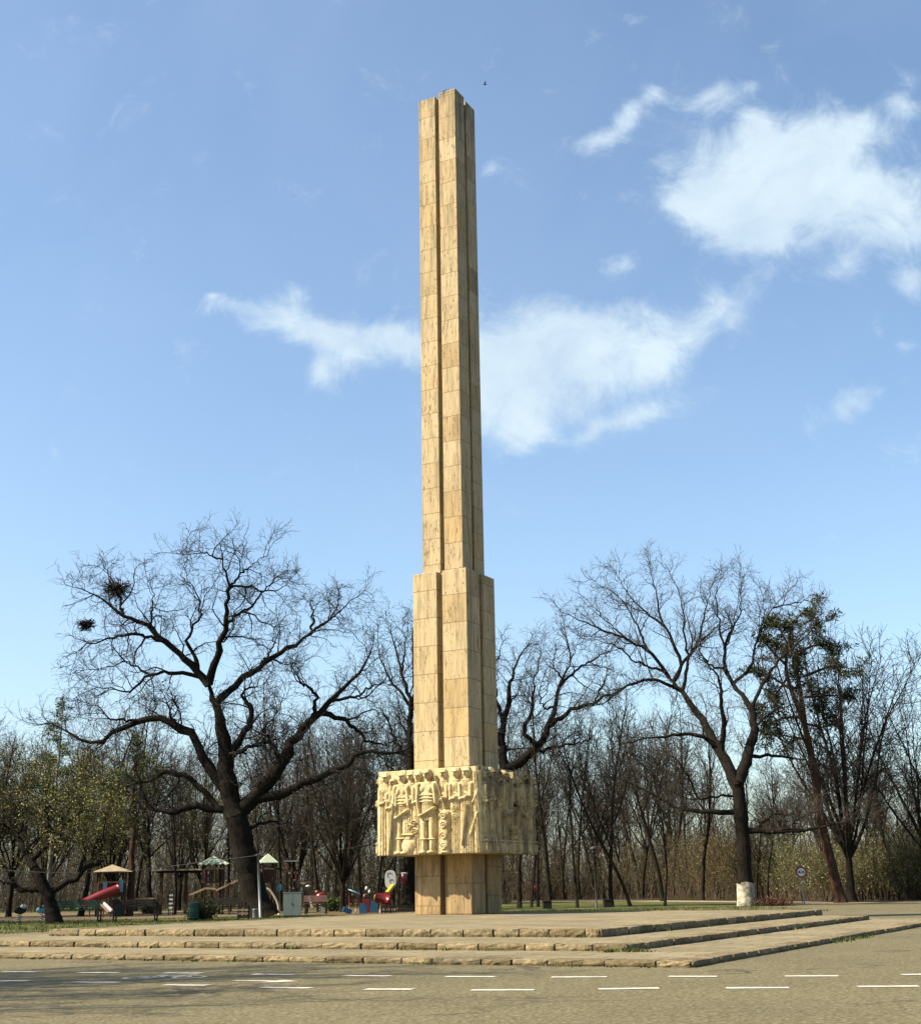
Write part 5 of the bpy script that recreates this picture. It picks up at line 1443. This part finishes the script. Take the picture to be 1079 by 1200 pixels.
for cx_, cz_, rr in ((-.03, .16, .10), (.05, -.08, .08)):
    an = np.linspace(.3, 4.6, 14); mb.tube(np.c_[c_[0]+cx_+rr*np.cos(an), np.full(14, -.045), c_[2]+cz_+rr*np.sin(an)], .009, 5)
mb.build('outline_marks', M['cab_dark'], wp)
MB().bar(at(461, 1037, D-.15)-p, at(454, 1046, D-.3)-p, .24, .09).build('chute', M['yellow'], ks_)
MB().tube([(c_[0], .08, 0), (c_[0], .08, c_[2]-.2)], .05, 8).build('post', M['red'], ks_, True)
q = at(473.5, 1029, 59.2)
rb = thing('punch_bag', 'red cone-shaped bag with a white top hung before the dark trunk by the obelisk', 'bag', (q[0], q[1], 0))
MB().lathe([(.0, q[2]-.26), (.08, q[2]-.25), (.13, q[2]-.05), (.15, q[2]+.16), (0, q[2]+.17)], n=14).build('cone', M['red'], rb, True)
MB().lathe([(.0, q[2]+.17), (.152, q[2]+.165), (.155, q[2]+.23), (0, q[2]+.24)], n=14).build('lid', M['white'], rb, True)
MB().tube([(0, 0, q[2]+.23), (0, .0, q[2]+1.2)], .01, 5).build('rope', M['dark'], rb)
fe = thing('low_fence', 'low dark picket fence in front of the red drum at the obelisk foot', 'fence', ground_at(468, 54.5))
o_ = np.array(fe.location)
s = MB()
for u in np.arange(448, 487, 3.2): g_ = ground_at(u, 54.5)-o_; s.box((g_[0], 0, .16), (.05, .03, .32))
s.build('pickets', M['dark'], fe)
a = ground_at(446, 54.5)-o_; b = ground_at(488, 54.5)-o_
s = MB(); s.box(((a[0]+b[0])/2, .03, .25), (b[0]-a[0], .03, .05)); s.box(((a[0]+b[0])/2, .03, .09), (b[0]-a[0], .03, .05)); s.build('rails', M['dark'], fe)
for u0, u1, D, lab in ((168, 186, 64, 'dark clipped hedge inside the playground beside the tan-roofed tower'), (384, 398, 62, 'low green hedge at the foot of the spreading tree left of the canopy')):
    a = ground_at(u0, D); b = ground_at(u1, D); rg = np.random.default_rng(u0); w_ = b[0]-a[0]
    hd = thing('hedge', lab, 'hedge', ((a[0]+b[0])/2, D, 0))
    n = 60; st0 = np.c_[(rg.random(n)-.5)*w_*.9, (rg.random(n)-.5)*.4, np.zeros(n)]; P = np.stack([st0, st0+np.array([0, 0, .25]), st0+np.c_[rg.normal(size=(n, 2))*.05, .3+.2*rg.random(n)]], 1)
    mb = MB(); mb.add(*tubes(P, np.full((n, 3), .01), 3)); mb.build('stems', M['stem_dark'], hd)
    pts = np.c_[(rg.random(2600)-.5)*w_, (rg.random(2600)-.5)*.5, .08+.5*rg.random(2600)]
    mb = MB(); mb.add(*leaves_at(pts, .07, rg, .03)); mb.build('foliage', M['needles' if u0 < 200 else 'fir'], hd)
# ladder (black and white) seen between trunks
ld = thing('ladder', 'black and white runged ladder in front of the dark trunks left of the pergola', 'ladder', ground_at(201, 59)); 
for sx in (-1, 1): MB().box((sx*.09, 0, .5), (.03, .04, 1.0)).build('rail', M['dark'], ld)
for z in np.arange(.15, 1.0, .17): MB().box((0, -.01, z), (.16, .05, .07)).build('rung', M['white'], ld)

# ------------------------------------------------------------------ child on the far path
def person(loc, H, rz, label, topm):
    root = thing('person', label, 'person', loc, rz)
    s = H/1.75
    J = {'pelvis': (0, 0, .93), 'belly': (0, .01, 1.08), 'chest': (0, 0, 1.28), 'neckb': (0, 0, 1.45), 'neck': (0, -.01, 1.53), 'head': (0, -.02, 1.62), 'crown': (0, -.01, 1.72)}
    E_ = [('pelvis', 'belly'), ('belly', 'chest'), ('chest', 'neckb'), ('neckb', 'neck'), ('neck', 'head'), ('head', 'crown')]
    Rr = dict(pelvis=.145, belly=.13, chest=.155, neckb=.09, neck=.055, head=.095, crown=.06)
    for n_, sx in (('a', -1), ('b', 1)):
        st_ = .10*sx
        for k, v, r_ in (('hip', (sx*.09, 0, .88), .09), ('knee', (sx*.10, -.02+st_*.4, .48), .062), ('ankle', (sx*.10, .03-st_*.6, .09), .042), ('toe', (sx*.11, -.13-st_*.6, .035), .035),
                         ('shoulder', (sx*.17, 0, 1.40), .075), ('elbow', (sx*.24, .02, 1.13), .047), ('wrist', (sx*.23, -.07, .90), .032), ('hand', (sx*.22, -.10, .82), .036)):
            J[k+n_] = v; Rr[k+n_] = r_
        E_ += [('pelvis', 'hip'+n_), ('hip'+n_, 'knee'+n_), ('knee'+n_, 'ankle'+n_), ('ankle'+n_, 'toe'+n_), ('neckb', 'shoulder'+n_), ('shoulder'+n_, 'elbow'+n_), ('elbow'+n_, 'wrist'+n_), ('wrist'+n_, 'hand'+n_)]
    names = list(J); me = bpy.data.meshes.new('body')
    me.from_pydata([tuple(np.array(J[k])*s) for k in names], [(names.index(a), names.index(b)) for a, b in E_], [])
    o = obj('body', me, M['skin'], root)
    sk = o.modifiers.new('skin', 'SKIN'); sk.use_smooth_shade = True
    for i, k in enumerate(names): me.skin_vertices[0].data[i].radius = (Rr[k]*s, Rr[k]*s*.85)
    me.skin_vertices[0].data[0].use_root = True
    o.modifiers.new('sub', 'SUBSURF').levels = 1; o.modifiers['sub'].render_levels = 2
    # clothes: slightly larger shells
    mb = MB(); mb.lathe([(.17*s, .90*s), (.165*s, 1.1*s), (.19*s, 1.3*s), (.15*s, 1.43*s), (.07*s, 1.50*s)], n=16)
    for sx in (-1, 1): mb.tube(np.array([(sx*.16, 0, 1.40), (sx*.245, .02, 1.13), (sx*.235, -.06, .92)])*s, np.array([.088, .062, .046])*s, 10, False)
    mb.build('jacket', topm, root, True)
    mb = MB()
    for sx in (-1, 1):
        st_ = .10*sx; mb.tube(np.array([(sx*.075, 0, .98), (sx*.10, -.02+st_*.4, .48), (sx*.10, .03-st_*.6, .07)])*s, np.array([.115, .08, .06])*s, 10, False)
    mb.build('trousers', M['trouser'], root, True)
    MB().ell(np.array((0, .005, 1.665))*s, np.array((.105, .12, .10))*s, 12).build('hair', M['hair'], root, True)
    return root
person(ground_at(627, 86), 1.12, 0.5, 'child in a red top and dark trousers walking on the far path', M['redcloth'])

# ------------------------------------------------------------------ dry tuft on the obelisk top, and a bird
tp = at(523, 104, 35.75); rg = np.random.default_rng(70)
n = 40; d = rg.normal(size=(n, 3)); d[:, 2] = np.abs(d[:, 2])+.3; d /= np.linalg.norm(d, axis=1, keepdims=True)
P = np.stack([np.zeros((n, 3)), d*.09, d*.17+rg.normal(size=(n, 3))*.02], 1)
mb = MB(); mb.add(*tubes(P, np.full((n, 3), .008), 3)); o = mb.build('dry_tuft', M['twig']); o.location = (tp[0], 35.75, 24.455)
tag(o, 'small dry tuft of twigs growing on the top of the obelisk', 'plant')
bp_ = at(568, 99, 40); bd = thing('bird', 'tiny dark bird flying right of the obelisk top', 'bird', bp_, .4)
mb = MB(); mb.ell((0, 0, 0), (.05, .02, .02), 10).ell((.05, 0, .01), (.018, .015, .015), 8)
for sy in (-1, 1): mb.add([(.02, sy*.01, .01), (-.03, sy*.01, .01), (-.04, sy*.11, .05), (.0, sy*.10, .05)], [(0, 1, 2, 3)])
mb.add([(-.04, .012, 0), (-.04, -.012, 0), (-.08, 0, 0)], None, [(0, 1, 2)])
mb.build('body', M['black'], bd, True)

# ------------------------------------------------------------------ sun and sky
AZ = math.radians(194.0); EL = math.radians(43)
sd = Vector((math.cos(AZ)*math.cos(EL), math.sin(AZ)*math.cos(EL), math.sin(EL)))
sun = bpy.data.lights.new('sun', 'SUN'); sun.energy = 5.0; sun.angle = math.radians(0.5); sun.color = (1.0, 0.88, 0.68)
so = bpy.data.objects.new('sun', sun); COL.objects.link(so); so.rotation_euler = sd.to_track_quat('Z', 'Y').to_euler()

w = bpy.data.worlds.new('World'); sc.world = w; w.use_nodes = True; nt = w.node_tree
bg = nt.nodes['Background']; bg.inputs['Strength'].default_value = 0.083
sky = nt.nodes.new('ShaderNodeTexSky'); sky.sky_type = 'NISHITA'; sky.sun_disc = False
sky.sun_elevation = EL; sky.sun_rotation = math.radians(256); sky.air_density = 1.0; sky.dust_density = 1.5; sky.ozone_density = 1.3
# clouds: noise-broken patches placed by direction in the sky
tc = nt.nodes.new('ShaderNodeTexCoord'); sp = nt.nodes.new('ShaderNodeSeparateXYZ'); nt.links.new(tc.outputs['Generated'], sp.inputs[0])
yy = math_(nt, 'MAXIMUM', sp.outputs[1], 0.05)
cx_ = math_(nt, 'DIVIDE', sp.outputs[0], yy); cz_ = math_(nt, 'DIVIDE', sp.outputs[2], yy)
cv = nt.nodes.new('ShaderNodeCombineXYZ'); nt.links.new(cx_, cv.inputs[0]); nt.links.new(cz_, cv.inputs[1])
wn = nt.nodes.new('ShaderNodeTexNoise'); wn.inputs['Scale'].default_value = 13; wn.inputs['Detail'].default_value = 6; wn.inputs['Roughness'].default_value = .6
nt.links.new(cv.outputs[0], wn.inputs['Vector'])
wv = nt.nodes.new('ShaderNodeVectorMath'); wv.operation = 'MULTIPLY_ADD'; wv.inputs[1].default_value = (.040, .034, 0)
sub = nt.nodes.new('ShaderNodeVectorMath'); sub.operation = 'SUBTRACT'; sub.inputs[1].default_value = (.5, .5, .5)
nt.links.new(wn.outputs['Color'], sub.inputs[0]); nt.links.new(sub.outputs[0], wv.inputs[0]); nt.links.new(cv.outputs[0], wv.inputs[2])
blobs = [(268, 362, 32, 14, -8, .8), (310, 366, 38, 20, 5, .9), (300, 385, 26, 14, 20, .5), (345, 345, 15, 16, -60, .7), (345, 378, 36, 18, 15, .85), (388, 398, 46, 22, 25, .95), (375, 430, 26, 24, -35, 1.0), (430, 395, 50, 22, -5, .95), (470, 400, 40, 22, 0, .9), (520, 410, 55, 36, 0, .95), (600, 430, 80, 66, 0, 1.2), (690, 415, 84, 54, 0, 1.15), (640, 460, 60, 40, 0, .9),
         (775, 400, 70, 40, -10, 1.0), (850, 362, 46, 24, -30, .8), (885, 340, 18, 14, -60, .5), (600, 490, 55, 34, 10, .8), (740, 490, 52, 17, -15, .85), (690, 510, 30, 8, -20, .6), (610, 520, 30, 12, -30, .5), (250, 352, 10, 6, 0, .6),
         (880, 222, 84, 66, 0, 1.3), (825, 220, 42, 40, 0, .95), (930, 200, 70, 60, 0, 1.1), (960, 175, 62, 42, -20, 1.05), (870, 262, 50, 34, 25, .95), (900, 285, 40, 20, 0, .75), (1040, 230, 62, 50, 0, .95), (1010, 150, 34, 20, 30, .75), (885, 150, 22, 20, 0, .7), (1045, 270, 62, 34, 0, .95), (985, 235, 60, 50, 0, .95), (985, 312, 26, 12, -30, .6), (1070, 335, 22, 24, 0, .8), (795, 238, 22, 9, 0, .55),
         (695, 163, 34, 14, -15, .9), (735, 135, 28, 13, -40, .85), (768, 108, 16, 13, 0, .75), (830, 114, 42, 16, -15, .95), (880, 100, 28, 8, -8, .5), (740, 24, 22, 16, 0, .7), (752, 80, 26, 10, -10, .38), (1056, 122, 22, 20, 0, .8), (1070, 95, 18, 12, 0, .5), (995, 474, 38, 16, -18, .85), (1036, 385, 12, 15, 0, .5), (1070, 405, 20, 12, 0, .55), (725, 312, 32, 15, -20, .65), (775, 190, 22, 14, 0, .5), (725, 232, 22, 12, 0, .35), (578, 198, 13, 7, -40, .5), (660, 380, 40, 20, 0, .5)]
acc = None
for (u, v, rx, ry, rot, amp) in blobs:
    d = ray(u, v); cx0, cz0 = d[0]/d[1], d[2]/d[1]
    dv = ray(u, v-20); du = ray(u+20, v)
    kx = (du[0]/du[1]-cx0)/20; kz = (dv[2]/dv[1]-cz0)/20
    mp = nt.nodes.new('ShaderNodeVectorMath'); mp.operation = 'SUBTRACT'; mp.inputs[1].default_value = (cx0, cz0, 0); nt.links.new(wv.outputs[0], mp.inputs[0])
    rt = nt.nodes.new('ShaderNodeVectorRotate'); rt.rotation_type = 'Z_AXIS'; rt.inputs['Angle'].default_value = math.radians(rot); nt.links.new(mp.outputs[0], rt.inputs['Vector'])
    scl = nt.nodes.new('ShaderNodeVectorMath'); scl.operation = 'MULTIPLY'; scl.inputs[1].default_value = (1/(rx*kx), 1/(ry*kz), 0); nt.links.new(rt.outputs[0], scl.inputs[0])
    dt = nt.nodes.new('ShaderNodeVectorMath'); dt.operation = 'DOT_PRODUCT'; nt.links.new(scl.outputs[0], dt.inputs[0]); nt.links.new(scl.outputs[0], dt.inputs[1])
    g = math_(nt, 'MULTIPLY', math_(nt, 'EXPONENT', math_(nt, 'MULTIPLY', dt.outputs['Value'], -1.1)), amp*.95)
    if acc is None: acc = g
    else:                                  # soft union: overlaps do not pile up
        acc = math_(nt, 'SUBTRACT', math_(nt, 'ADD', acc, g), math_(nt, 'MULTIPLY', math_(nt, 'MULTIPLY', acc, g), .62))
det = noise(nt, 20, 11, cv.outputs[0], .70, .5)
soft = noise(nt, 5, 6, cv.outputs[0], .6)
m = math_(nt, 'ADD', acc, math_(nt, 'MULTIPLY', math_(nt, 'SUBTRACT', det, .5), 2.1))
m = math_(nt, 'ADD', m, math_(nt, 'MULTIPLY', math_(nt, 'SUBTRACT', soft, .5), .35))
mr = nt.nodes.new('ShaderNodeMapRange'); mr.interpolation_type = 'SMOOTHSTEP'; nt.links.new(m, mr.inputs[0])
mr.inputs[1].default_value = .12; mr.inputs[2].default_value = 1.25; mr.inputs[3].default_value = 0; mr.inputs[4].default_value = .95
front = math_(nt, 'GREATER_THAN', sp.outputs[1], 0.05)
mask = math_(nt, 'MULTIPLY', mr.outputs[0], front)
veil = ramp(nt, noise(nt, 2.6, 6, cv.outputs[0], .55, .5), [(0.38, (0, 0, 0)), (0.72, (1, 1, 1))])
skyc = mix(nt, math_(nt, 'MULTIPLY', math_(nt, 'MULTIPLY', veil, front), .20), sky.outputs[0], (2.7, 3.3, 4.6))
skyc = mix(nt, 1.0, skyc, (0.99, 1.05, 1.04), 'MULTIPLY')
cl = mix(nt, ramp(nt, noise(nt, 8, 8, cv.outputs[0], .62, .4), [(0.36, (0, 0, 0)), (0.62, (1, 1, 1))]), (2.75, 3.45, 4.2), (3.6, 4.3, 4.7))
out = mix(nt, mask, skyc, cl)
nt.links.new(out, bg.inputs['Color'])

sc.view_settings.view_transform = 'Standard'; sc.view_settings.look = 'None'; sc.view_settings.exposure = 1.40; sc.view_settings.gamma = 1
sc.cycles.max_bounces = 5; sc.cycles.diffuse_bounces = 2; sc.cycles.transparent_max_bounces = 4
